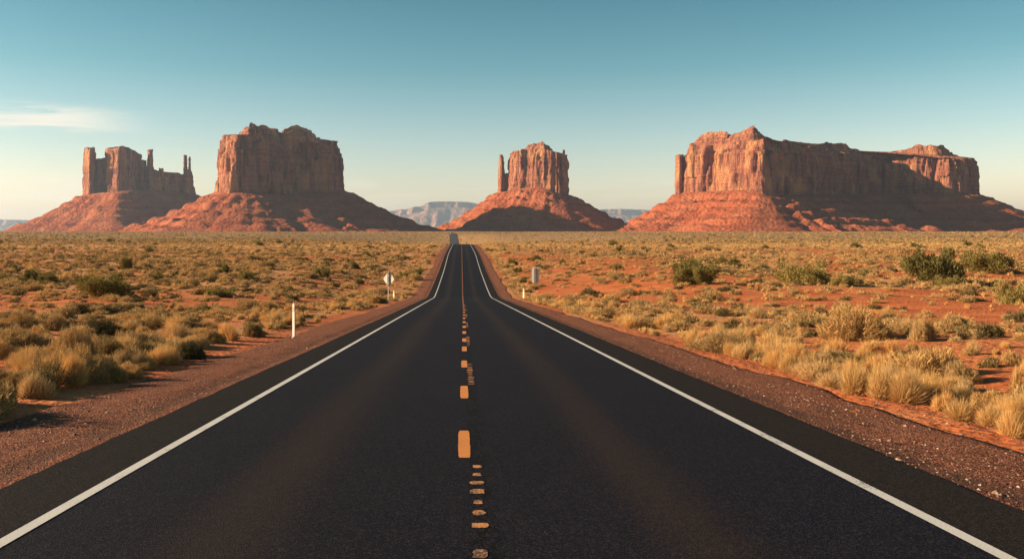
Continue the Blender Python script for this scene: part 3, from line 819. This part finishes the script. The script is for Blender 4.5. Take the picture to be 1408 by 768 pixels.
# named big plants read off the photograph: column, row of foot, width, height
BIG_SAGE = [(1176, 466, 94, 42, 'sage'), (1318, 457, 52, 33, 'sage'), (1360, 463, 40, 27, 'sage'), (1268, 517, 92, 54, 'sage'), (1318, 526, 62, 42, 'sage'), (1270, 468, 44, 44, 'sage'),
            (1068, 480, 60, 28, 'grass'), (1062, 500, 36, 18, 'grass'), (1192, 545, 66, 56, 'grass'), (1246, 554, 56, 48, 'grass'), (1293, 565, 34, 34, 'grass'), (1342, 582, 76, 40, 'grass'), (1392, 598, 58, 46, 'grass'), (1400, 538, 34, 52, 'grass'),
            (1010, 478, 52, 26, 'grass'), (960, 470, 44, 24, 'grass'), (1196, 500, 50, 26, 'grass'), (1150, 490, 40, 26, 'grass'), (1390, 500, 30, 22, 'sage'), (1140, 532, 40, 22, 'grass'),
            (45, 505, 66, 42, 'sage'), (100, 498, 60, 46, 'sage'), (60, 545, 60, 40, 'grass'), (100, 530, 46, 46, 'grass'), (135, 510, 70, 32, 'sage'), (178, 500, 40, 30, 'sage'), (190, 484, 78, 38, 'sage'), (136, 478, 28, 22, 'sage'), (225, 500, 46, 34, 'grass'), (260, 492, 56, 34, 'sage'),
            (285, 472, 50, 30, 'sage'), (10, 556, 40, 40, 'sage'), (318, 468, 40, 30, 'grass'), (345, 462, 44, 28, 'sage'), (155, 447, 28, 20, 'grass'), (88, 438, 38, 26, 'sage'), (30, 452, 46, 20, 'sage')]

# where the plants stand
def scatter(n, ymin, ymax, seed, power=2.0):
    r = np.random.default_rng(seed)
    y = (ymin ** power + r.uniform(0, 1, n) * (ymax ** power - ymin ** power)) ** (1 / power)
    x = (r.uniform(-0.66, 0.76, n)) * y + r.uniform(-8, 8, n)
    return x, y

items = []      # kind, x, y, radius, height, rnd
def add(x, y, seed, keep_scale, sz):
    r = np.random.default_rng(seed)
    d = x - road_x(y)
    a = np.abs(d)
    pt = patch(x, y)
    edge = np.where(d > 0, SHR, SHL) * (1 - 0.25 * sstep(430, 560, y))
    ok = a > edge + 0.35
    for bx, by, br in BIGP:
        ok &= np.hypot(x - bx, y - by) > br * 1.25 + 0.25
    clump = 0.46 + 0.75 * fbm(x / 3.2, y / 4.0, 0, 51, 3)
    prob = np.clip(0.08 + 0.95 * pt * np.clip(clump + 0.25, 0.1, 1.2), 0, 1) * keep_scale
    ok &= r.uniform(0, 1, len(x)) < prob
    x, y, d, a, pt = x[ok], y[ok], d[ok], a[ok], pt[ok]
    n = len(x)
    verge = np.exp(-((a - 9.4) / 2.3) ** 2) * (1 - sstep(380, 450, y))
    goldband = np.exp(-((y - 345) / 50) ** 2)
    gn = 0.5 + 0.8 * noise3(x / 14, y / 14, 0, 55)
    pg = np.clip(0.24 - 0.12 * sstep(380, 480, y) + 0.62 * verge * (0.55 + gn) + 0.28 * gn * (d > 0) + 0.5 * goldband, 0, 0.92)
    isg = r.uniform(0, 1, n) < pg * 0.85
    h = sz * np.exp(r.normal(0, 0.38, n))
    h = np.where(isg, h * 0.92, h)
    h = np.clip(h, 0.16, 1.3)
    R = h * np.where(isg, r.uniform(0.62, 0.95, n), r.uniform(0.85, 1.3, n))
    z = ground_z(x, y)
    for k in range(n):
        items.append(('grass' if isg[k] else 'sage', x[k], y[k], z[k], R[k], h[k], r.uniform()))

BIGP = []
for px, py, wd, ht, kind in BIG_SAGE:
    q = on_ground(px, py); BIGP.append((q[0], q[1], wd / F * q[1] * 0.5))
BIGP = np.array(BIGP)
x, y = scatter(6200, 4.0, 75, 21, 2.0); add(x, y, 22, 0.74, 0.35)
x, y = scatter(27000, 75, 230, 23, 2.0); add(x, y, 24, 0.68, 0.47)
x, y = scatter(29000, 30, 230, 33, 2.0); add(x, y, 34, 0.4, 0.30)
x, y = scatter(67000, 230, 520, 25, 1.8); add(x, y, 26, 0.55, 0.56)
x, y = scatter(52000, 520, 1500, 27, 1.5); add(x, y, 28, 0.62, 0.7)
# the verges carry a denser fringe of their own
r_ = np.random.default_rng(29)
for s in (-1, 1):
    n = 2600 if s > 0 else 2000
    y = 10 * np.exp(r_.uniform(0, 1, n) * math.log(36))
    x = road_x(y) + s * (r_.gamma(2.0, 0.75, n) + (SHL if s < 0 else SHR) + 0.35)
    add(x, y, 30 + s, 0.66, 0.34)

for px, py, wd, ht, kind in BIG_SAGE:
    x, y, z = on_ground(px, py)
    items.append((kind, x, y, z, wd / F * y * 0.5 * 1.05, ht / F * y * 1.02, random.random()))

# choose the 280 of each kind that show largest; the rest is cover
def visible(it):
    _, x, y, *_r = it
    return -0.545 * y < x < 0.66 * y and y > 6
ORD = ['first', 'second', 'third', 'fourth', 'fifth', 'sixth', 'seventh', 'eighth', 'ninth', 'tenth', 'eleventh', 'twelfth', 'thirteenth', 'fourteenth', 'fifteenth', 'sixteenth', 'seventeenth', 'eighteenth', 'nineteenth', 'twentieth']
WORDS = {'sage': ('sagebrush', 'sagebrush', 'shrub'), 'grass': ('bunchgrass', 'dry bunchgrass tuft', 'grass tuft')}
MATS = {'sage': m_sage, 'grass': m_grass}
protos = {}
def lod_of(R, y): 
    px = R / y * F * 0.73
    return 0 if px > 16 else 1 if px > 7.5 else 2 if px > 3.2 else 3 if px > 1.3 else 4
def proto(kind, lod, k):
    key = (kind, lod, k)
    if key not in protos:
        V, Fs, tint = LOD[kind][lod][k]
        o = mesh_obj(WORDS[kind][0], V, Fs, MATS[kind], attrs={'tint': tint, 'rnd': np.zeros(len(tint))})
        protos[key] = o.data
        bpy.data.objects.remove(o)
    return protos[key]

for kind in ('sage', 'grass'):
    mine = [it for it in items if it[0] == kind]
    vis = sorted([it for it in mine if visible(it)], key=lambda it: -(it[4] * it[5]) / it[2] ** 2)
    single = vis[:280]
    chosen = set(map(id, single))
    rest = [it for it in mine if id(it) not in chosen]
    name, noun, cat = WORDS[kind]
    zones = {}
    for it in single:
        _, x, y, z, R, h, rnd = it
        d = x - float(road_x(y))
        side = 'left' if d < 0 else 'right'
        ring = 'verge' if abs(d) < 10.8 else ('slope' if y < 45 else 'plain')
        zones.setdefault((side, ring), []).append(it)
    for (side, ring), its in zones.items():
        its.sort(key=lambda q: q[2])
        for k, it in enumerate(its):
            _, x, y, z, R, h, rnd = it
            lod = max(0, lod_of(R, y) - (0 if y < 60 else 0))
            cands = LOD[kind][lod]
            o = bpy.data.objects.new(name, proto(kind, lod, int(rnd * 977) % len(cands)))
            COL.objects.link(o)
            o.location = (x, y, z); o.scale = (R, R * (0.85 + 0.3 * ((rnd * 31) % 1)), h); o.rotation_euler = (0, 0, rnd * 57.0)
            shape = 'wide' if R > 1.2 * h else 'upright' if R < 0.8 * h else 'rounded'
            where = {'verge': f'at the {side} gravel edge', 'slope': f'on soil beyond the {side} verge', 'plain': f'out on the {side} plain'}[ring]
            if k < len(ORD) and ring != 'plain':
                lab = f'{noun} {where}, {ORD[k]} going up the road'
                grp = f'{noun} {where}'
            else:
                lab = f'{shape} {noun} among the many {where}'
                grp = f'{shape} {noun} {where}'
            tag(o, lab, cat, grp)
    Vs, Fq, Ts, Rs, off = [], [], [], [], 0
    for it in rest:
        _, x, y, z, R, h, rnd = it
        lod = max(1, lod_of(R, y))
        cands = LOD[kind][lod]
        V, Fs, tint = cands[int(rnd * 977) % len(cands)]
        a = rnd * 57.0; ca, sa = math.cos(a), math.sin(a)
        Vs.append(np.stack([x + R * (V[:, 0] * ca - V[:, 1] * sa), y + R * (V[:, 0] * sa + V[:, 1] * ca), z + V[:, 2] * h], 1).astype(np.float32))
        Fq.append(Fs + off); Ts.append(tint); Rs.append(np.full(len(V), rnd)); off += len(V)
    cover = mesh_obj('grass_cover' if kind == 'grass' else 'scrub_cover', np.concatenate(Vs), np.concatenate(Fq), MATS[kind], attrs={'tint': np.concatenate(Ts), 'rnd': np.concatenate(Rs)})
    tag(cover, 'countless small tufts of dry grass spread over the plain' if kind == 'grass' else 'countless small sagebrush spread over the desert plain', None, None, 'stuff')
    print('cover', kind, len(rest), off)


# --- dark green bushes and small trees: trunk with limbs, crown of leaf clumps
def bush_parts(seed, kind):
    r = np.random.default_rng(seed)
    mb = MB()
    tips = []
    nl = 9 if kind == 'tree' else 11
    if kind == 'tree':
        mb.tube([(0, 0, -0.1), (0.03, 0.01, 0.16), (0.0, 0.03, 0.36), (0.05, 0.0, 0.6)], [0.07, 0.052, 0.04, 0.018])
    for k in range(nl):
        a = 2 * math.pi * k / nl + r.uniform(-.3, .3)
        up = r.uniform(0.2, 0.95)
        L = r.uniform(0.5, 0.85)
        z0 = r.uniform(0.03, 0.35) if kind == 'tree' else -0.02
        e = Vector((math.cos(a) * L * math.sqrt(1 - up * up * 0.85), math.sin(a) * L * math.sqrt(1 - up * up * 0.85), z0 + L * up * 0.8))
        s0 = Vector((0.01, 0.01, z0))
        m = s0.lerp(e, 0.5) + Vector((r.uniform(-.06, .06), r.uniform(-.06, .06), 0.05))
        mb.tube([s0, m, e], [0.026, 0.016, 0.006], 5)
        tips += [e, m, m.lerp(e, 0.5)]
    # clumps
    nc = 70
    cent, rad = [], []
    for k in range(nc):
        b = tips[k % len(tips)]
        c = np.array(b) + r.normal(0, 0.13, 3)
        q = math.hypot(c[0], c[1])
        if q > 0.85: c[:2] *= 0.85 / q
        c[2] = np.clip(c[2] * r.uniform(0.5, 1.05), 0.05, 0.86)
        cent.append(c); rad.append(r.uniform(0.11, 0.21))
    cent, rad = np.array(cent), np.array(rad)
    n = 9500
    w_ = r.choice(nc, n)
    d = r.standard_normal((n, 3)); d /= np.linalg.norm(d, axis=1)[:, None]
    q = cent[w_] + d * (rad[w_] * r.uniform(0.35, 1.0, n) ** 0.6)[:, None]
    q[:, 2] = np.maximum(q[:, 2], 0.0)
    u = np.cross(d, r.standard_normal((n, 3))); u /= np.linalg.norm(u, axis=1)[:, None]
    d2 = d * 0.6 + np.array([0, 0, 0.7]) + r.normal(0, .35, (n, 3)); d2 /= np.linalg.norm(d2, axis=1)[:, None]
    s = r.uniform(0.012, 0.028, n)[:, None]
    V = np.stack([q - u * s * 0.6, q + u * s * 0.6, q + u * s * 0.35 + d2 * s * 2.6, q - u * s * 0.35 + d2 * s * 2.6], 1).reshape(-1, 3)
    Fs = np.arange(4 * n).reshape(n, 4)
    tint = np.repeat(np.clip(0.5 + 0.5 * np.repeat(0, n) + r.normal(0, 0.25, n) + (w_ % 5 - 2) * 0.09, 0, 1), 4)
    return mb, V, Fs, tint

bush_proto = {}
def make_bush(kind, seed, name, leaf):
    mb, V, Fs, tint = bush_parts(seed, kind)
    root = bpy.data.objects.new(name, None); root.empty_display_size = 0.2; COL.objects.link(root)
    mb.build('trunk' if kind == 'tree' else 'stems', m_bark, root)
    mesh_obj('crown' if kind == 'tree' else 'foliage', V, Fs, leaf, root, attrs={'tint': tint, 'rnd': np.zeros(len(tint))})
    return root
used = set()
def place_bush(px, py, wd, ht, kind, label, group=None, seed=0):
    name, leaf, cat = ('juniper_tree', m_jun, 'tree') if kind == 'tree' else ('greasewood_bush', m_green, 'bush') if kind == 'bush' else ('dark_bush', m_jun, 'bush')
    k = seed % 3
    key = (name, k)
    if key not in bush_proto:
        bush_proto[key] = make_bush(kind if kind == 'tree' else 'bush', 70 + 13 * k + len(name), name, leaf)
    src = bush_proto[key]
    if key in used:
        o = src.copy(); COL.objects.link(o)
        for ch in src.children:
            c = ch.copy(); c.parent = o; COL.objects.link(c)
    else:
        o = src; used.add(key)
    x, y, z = on_ground(px, py)
    R = wd / F * y * 0.5 * 1.3; H = ht / F * y * (1.2 if kind == 'tree' else 1.45)
    o.location = (x, y, z - 0.03); o.scale = (R, R, H); o.rotation_euler = (0, 0, seed * 2.399)
    for q in ('label', 'category', 'group'):
        if q in o: del o[q]
    tag(o, label, cat, group)

BUSHES = [
    (1286, 392, 76, 56, 'tree', 'tallest dark juniper on the right plain, standing before the long mesa'),
    (1357, 375, 64, 33, 'tree', 'round dark juniper behind and right of the tallest one'),
    (1102, 388, 80, 30, 'bush', 'wide low green bush spreading on red soil under the long mesa'),
    (1159, 393, 38, 17, 'bush', 'small dome-shaped green bush touching the wide low one'),
    (1394, 417, 48, 35, 'bush', 'green bush at the right end of the plain, below the round juniper'),
    (944, 391, 46, 30, 'tree', 'big dark bushy juniper on the right plain, alone before the mesa pillar'),
    (968, 391, 46, 34, 'tree', 'dark right-hand half of the big paired juniper on the right plain'),
    (948, 372, 30, 18, 'tree', 'upper juniper peeping over the big paired one'),
    (1009, 367, 18, 14, 'dark', 'small dark bush a little right of the big paired juniper'),
    (991, 364, 14, 10, 'dark', 'small dark bush touching the upper edge of the big paired juniper'),
    (850, 371, 14, 11, 'bush', 'small yellow-green bush midway between sign and big juniper'),
    (774, 364, 11, 9, 'dark', 'small dark bush behind the narrow road sign'),
    (852, 346, 11, 9, 'dark', 'small dark bush on the pale grass band under the mitten'),
    (739, 358, 13, 7, 'dark', 'flat dark bush on the slope above the narrow road sign'),
    (705, 364, 16, 9, 'dark', 'dark bush crowding the right verge of the climbing road'),
    (712, 375, 14, 8, 'dark', 'dark bush on the right verge just above the marker post'),
    (1258, 341, 14, 8, 'dark', 'tiny dark bush far out behind the tallest juniper'),
    (1330, 338, 12, 7, 'dark', 'tiny dark bush far out behind the round juniper'),
    (1176, 340, 14, 7, 'dark', 'tiny dark bush far out before the middle of the mesa'),
    (1052, 342, 10, 6, 'dark', 'tiny dark bush below the corner of the mesa'),
    (922, 341, 10, 6, 'dark', 'tiny dark bush below the mesa pillar'),
    (843, 337, 13, 7, 'dark', 'tiny dark bush below the shaded foot of the mitten'),
    (1190, 380, 22, 12, 'bush', 'green bush in the gap between the dome bush and the tallest juniper'),
    (1300, 394, 38, 16, 'bush', 'low green skirt of brush at the foot of the tallest juniper'),
    (148, 411, 68, 38, 'tree', 'largest dark juniper on the left plain'),
    (114, 397, 22, 22, 'tree', 'small green juniper leaning on the largest left one'),
    (42, 389, 28, 19, 'tree', 'rounded juniper at the far left, first of a pair'),
    (67, 390, 28, 17, 'tree', 'rounded juniper at the far left, second of a pair'),
    (173, 371, 22, 20, 'tree', 'squat juniper casting a long shadow behind the largest left one'),
    (2, 389, 16, 13, 'dark', 'dark bush cut by the left border of the photograph'),
    (18, 372, 14, 9, 'dark', 'small dark bush above the far left pair'),
    (205, 346, 12, 8, 'dark', 'small round bush on the pale band under the square butte'),
    (138, 358, 10, 7, 'dark', 'small round bush left of the squat juniper'),
    (216, 385, 15, 12, 'dark', 'small upright bush on the bare patch right of the squat juniper'),
    (152, 332, 10, 5, 'dark', 'lone speck of a bush far out under the castle butte'),
    (310, 377, 18, 14, 'tree', 'small juniper on the left plain, under the square butte wall'),
    (339, 386, 25, 17, 'bush', 'olive bush just below the small juniper on the left plain'),
    (487, 369, 13, 13, 'dark', 'dark pointed bush left of the climbing road'),
    (442, 380, 23, 18, 'bush', 'double olive bush on the left plain near the climbing road'),
    (493, 390, 14, 9, 'bush', 'little olive bush above the diamond road sign'),
    (468, 376, 9, 7, 'bush', 'little olive bush between the double bush and the pointed one'),
    (301, 407, 36, 15, 'bush', 'wide olive bush in the middle of the left plain'),
    (356, 337, 11, 6, 'dark', 'tiny dark bush far out under the square butte'),
    (383, 334, 8, 5, 'dark', 'tinier dark bush beside another far out on the left plain'),
    (378, 362, 9, 6, 'dark', 'small dark bush midway out on the left plain'),
    (288, 385, 22, 9, 'dark', 'flat grey-green bush beside the small juniper on the left plain'),
    (516, 417, 18, 9, 'dark', 'low dark bush on the verge beside the diamond sign post'),
    (575, 377, 13, 9, 'dark', 'dark bush at the left gravel edge of the climbing road'),
    (556, 382, 18, 8, 'dark', 'dark low bush just before the left gravel edge of the climb'),
    (720, 388, 12, 7, 'dark', 'dark bush between the marker post and the narrow sign'),
]
for k, (px, py, wd, ht, kind, lab) in enumerate(BUSHES):
    place_bush(px, py, wd, ht, kind, lab, {'tree': 'junipers on the desert plain', 'bush': 'green bushes on the desert plain', 'dark': 'small dark bushes on the desert plain'}[kind], seed=k)

# loose stones on the shoulders
r_ = np.random.default_rng(77)
oct_v = np.array([(1, 0, 0), (0, 1, 0), (-1, 0, 0), (0, -1, 0), (0, 0, 0.8), (0, 0, -0.6)])
oct_f = np.array([(0, 1, 4), (1, 2, 4), (2, 3, 4), (3, 0, 4), (1, 0, 5), (2, 1, 5), (3, 2, 5), (0, 3, 5)])
Vs, Fq, off = [], [], 0
for k in range(9000):
    y = 6 + 34 * r_.uniform() ** 1.6
    s = -1 if r_.uniform() < 0.5 else 1
    o = r_.uniform(0.05, 3.3)
    x = float(road_x(y)) + s * (PAVE + o)
    z = float(road_z(y)) + (-0.03 if s < 0 else -0.05) - 0.02 * o - 0.02 * math.exp(-((o - 0.45) / .16) ** 2)
    if o > 2.4: z = max(float(ground_z(x, y)), z - 0.3 * (o - 2.3))
    q = 0.008 + 0.016 * r_.uniform() ** 2 + (0.03 if r_.uniform() < 0.01 else 0)
    V = oct_v * (1 + 0.35 * r_.normal(0, 1, (6, 1)).clip(-1, 1)) * q * np.array([1, 1, 0.7])
    a = r_.uniform(0, 6.28); ca, sa = math.cos(a), math.sin(a)
    Vs.append(np.stack([x + V[:, 0] * ca - V[:, 1] * sa, y + V[:, 0] * sa + V[:, 1] * ca, z + V[:, 2]], 1)); Fq.append(oct_f + off); off += 6
m_peb, g = material('pebble_stone')
g.surface(g.ramp(g.sep(g.voro(g.pos(), 20, 'Color'))[0], [(0.1, (0.10, 0.05, 0.035)), (0.5, (0.24, 0.11, 0.07)), (0.9, (0.42, 0.28, 0.2))]), 0.9)
tag(mesh_obj('gravel', np.concatenate(Vs), np.concatenate(Fq), m_peb), 'loose stones on the gravel shoulders', None, None, 'stuff')

# ------------------------------------------------------------------ marker posts, signs, lorry
def plain(name, c, rough=0.6, dirt=0.3, dc=(0.28, 0.14, 0.08), metal=0.0):
    m, g = material(name)
    p = g.n('ShaderNodeTexCoord').outputs['Object']
    b = g.surface(g.mix(g.rng(g.noise(p, 4.0, 5, 0.65), 0.45, 0.8, 0, dirt), c, dc), rough, None, 0.4)
    b.inputs['Metallic'].default_value = metal
    return m
m_post = plain('white_plastic', (0.50, 0.45, 0.385), 0.6, 0.4)
m_ypost = plain('yellowed_plastic', (0.74, 0.62, 0.33), 0.5, 0.3)
m_refl = plain('amber_reflector', (0.50, 0.32, 0.22), 0.35, 0.2)
m_alu = plain('weathered_aluminium', (0.50, 0.46, 0.42), 0.5, 0.3, (0.3, 0.22, 0.17))
m_wood_shade = plain('dark_wood_and_shade', (0.16, 0.125, 0.10), 0.9, 0.4, (0.09, 0.06, 0.045))  # also carries the shade painted on the diamond sign's upper post
m_steel = plain('galvanised_steel', (0.36, 0.28, 0.24), 0.6, 0.4)

def marker_post(px, py, ht, wd, label, mat):
    x, y, z = on_ground(px, py)
    dd = x - float(road_x(y))
    if abs(dd) < SHL: z = float(road_z(y)) - 0.07
    H, W = ht / F * y, wd / F * y
    t = thing('marker_post', label, 'marker post', (x, y, z), -0.62, 'roadside marker posts')
    a = MB(); h = W / 2
    a.prism([(-h, -0.15), (h, -0.15), (h, H * 0.93), (h * 0.55, H), (-h * 0.55, H), (-h, H * 0.93)], -0.022, 0.022)
    a.build('post', mat, t, 0.006)
    b = MB(); b.box(-h * 0.86, h * 0.86, -0.028, -0.0225, H * 0.76, H * 0.90); b.build('reflector', m_refl, t)
    c = MB(); c.box(-h * 0.3, h * 0.3, 0.0225, 0.04, 0.02, H * 0.9); c.build('rib', mat, t)
    d = MB(); d.tube([(0, 0, -0.05), (0, 0, 0.035)], [h * 1.5, h * 1.1], 10); d.build('base', m_steel, t)
    return t
marker_post(404, 466, 47, 4.6, 'tall white marker post standing alone in the left gravel shoulder', m_post)
marker_post(541.5, 413.5, 14, 2.2, 'short yellowed marker post beside the diamond sign', m_ypost)
marker_post(720, 411.5, 15, 2.4, 'short yellowed marker post on the right verge near the narrow sign', m_ypost)

x, y, z = on_ground(534, 415)
t = thing('road_sign', 'diamond road sign showing its pale bare back, left of the road', 'road sign', (x, y, z), math.radians(-30), 'road signs')
s = F / y
Hs, W2, hc = 42 / s, 9.4 / s, 31.5 / s
hh = 10.8 / s
poly = []
for (ax, az_) in ((0, 1), (1, 0), (0, -1), (-1, 0)):
    cx, cz = ax * W2, az_ * hh
    tx, tz = (W2 * 0.17, -hh * 0.17)
    if ax == 0:
        pts = [(-W2 * 0.17 * az_, cz - az_ * hh * 0.17), (0, cz - az_ * hh * 0.05), (W2 * 0.17 * az_, cz - az_ * hh * 0.17)]
    else:
        pts = [(cx - ax * W2 * 0.17, ax * hh * 0.17), (cx - ax * W2 * 0.05, 0), (cx - ax * W2 * 0.17, -ax * hh * 0.17)]
    poly += [(q[0], q[1] + hc) for q in pts]
a = MB(); a.prism(poly, 0.06, 0.075); a.build('sign_plate', m_alu, t)
a = MB(); a.box(-0.045, 0.045, -0.03, 0.03, -0.4, hc - hh * 0.9); a.build('post', m_steel, t, 0.008)
a = MB(); a.box(-0.11, 0.11, -0.05, 0.055, hc - hh * 0.92, hc + hh * 0.93); a.build('shaded_upper_post', m_wood_shade, t, 0.01)  # upper post; its side turned from the sun is coloured dark
for q in (-0.45, 0.45):
    a = MB(); a.box(-0.16, 0.16, -0.065, -0.052, hc + q * hh - 0.03, hc + q * hh + 0.03); a.build('bracket', m_steel, t)

x, y, z = on_ground(736, 394)
t = thing('road_sign', 'narrow upright road sign, pale strips either side of a dark post', 'road sign', (x, y, z), math.radians(-17), 'road signs')
s = F / y
W2, z0, z1 = 4.9 / s, 5.5 / s, 26 / s
c = W2 * 0.3
a = MB(); a.prism([(-W2 + c, z0), (W2 - c, z0), (W2, z0 + c), (W2, z1 - c), (W2 - c, z1), (-W2 + c, z1), (-W2, z1 - c), (-W2, z0 + c)], 0.06, 0.075); a.build('sign_plate', m_alu, t)
a = MB(); a.box(-W2 * 0.32, W2 * 0.32, -0.09, 0.055, -0.4, z1 - 0.04); a.build('post', m_wood_shade, t, 0.012)
for q in (0.25, 0.75):
    zq = z0 + (z1 - z0) * q
    a = MB(); a.box(-W2 * 0.7, W2 * 0.7, 0.045, 0.058, zq - 0.03, zq + 0.03); a.build('bracket', m_steel, t)

# the lorry coming over the far rise
m_van = plain('cream_paint', (0.72, 0.62, 0.52), 0.45, 0.15)
m_glass = plain('dark_glass', (0.02, 0.02, 0.025), 0.12, 0.0)
m_tyre = plain('black_rubber', (0.02, 0.02, 0.02), 0.9, 0.2)
ly = 1128.0
lx = float(road_x(ly)) - 2.6
t = thing('lorry', 'pale boxy lorry with a dark windscreen coming over the far rise', 'lorry', (lx, ly, float(road_z(ly))), 0, None)
a = MB(); a.box(-1.45, 1.45, 1.9, 9.5, 0.9, 4.3); a.build('cargo_box', m_van, t, 0.06)
a = MB(); a.prism([(-1.35, 0.55), (1.35, 0.55), (1.35, 2.9), (1.2, 3.2), (-1.2, 3.2), (-1.35, 2.9)], 0.0, 1.8); cab = a.build('cab', m_van, t, 0.06)
a = MB(); a.box(-1.15, 1.15, -0.02, 0.05, 1.75, 2.8); a.build('windscreen', m_glass, cab)
a = MB(); a.box(-1.38, 1.38, -0.15, 0.1, 0.45, 0.8); a.build('bumper', m_steel, t)
for hx in (-1.0, 1.0):
    a = MB(); a.box(hx - 0.16, hx + 0.16, -0.05, 0.02, 0.95, 1.2); a.build('headlight', m_alu, cab)
for wy in (1.0, 7.6):
    for wx in (-1.2, 1.2):
        a = MB(); a.tube([(wx - 0.16, wy, 0.5), (wx + 0.16, wy, 0.5)], [0.5, 0.5], 16); a.build('wheel', m_tyre, t)

# ------------------------------------------------------------------ the air
hz = MB(); hz.box(-49000, 49000, -1500, 31000, -75, 680)
m_haze = bpy.data.materials.new('haze'); m_haze.use_nodes = True
n_ = NT(m_haze.node_tree)
pv = n_.n('ShaderNodeVolumePrincipled')
pv.inputs['Color'].default_value = (0.60, 0.74, 0.95, 1)
pv.inputs['Density'].default_value = 2.6e-5
pv.inputs['Anisotropy'].default_value = 0.25
oo = n_.n('ShaderNodeOutputMaterial'); n_.t.links.new(pv.outputs[0], oo.inputs['Volume'])
haze = hz.build('haze', m_haze)
tag(haze, 'thin pale desert haze in the air', None, None, 'stuff')
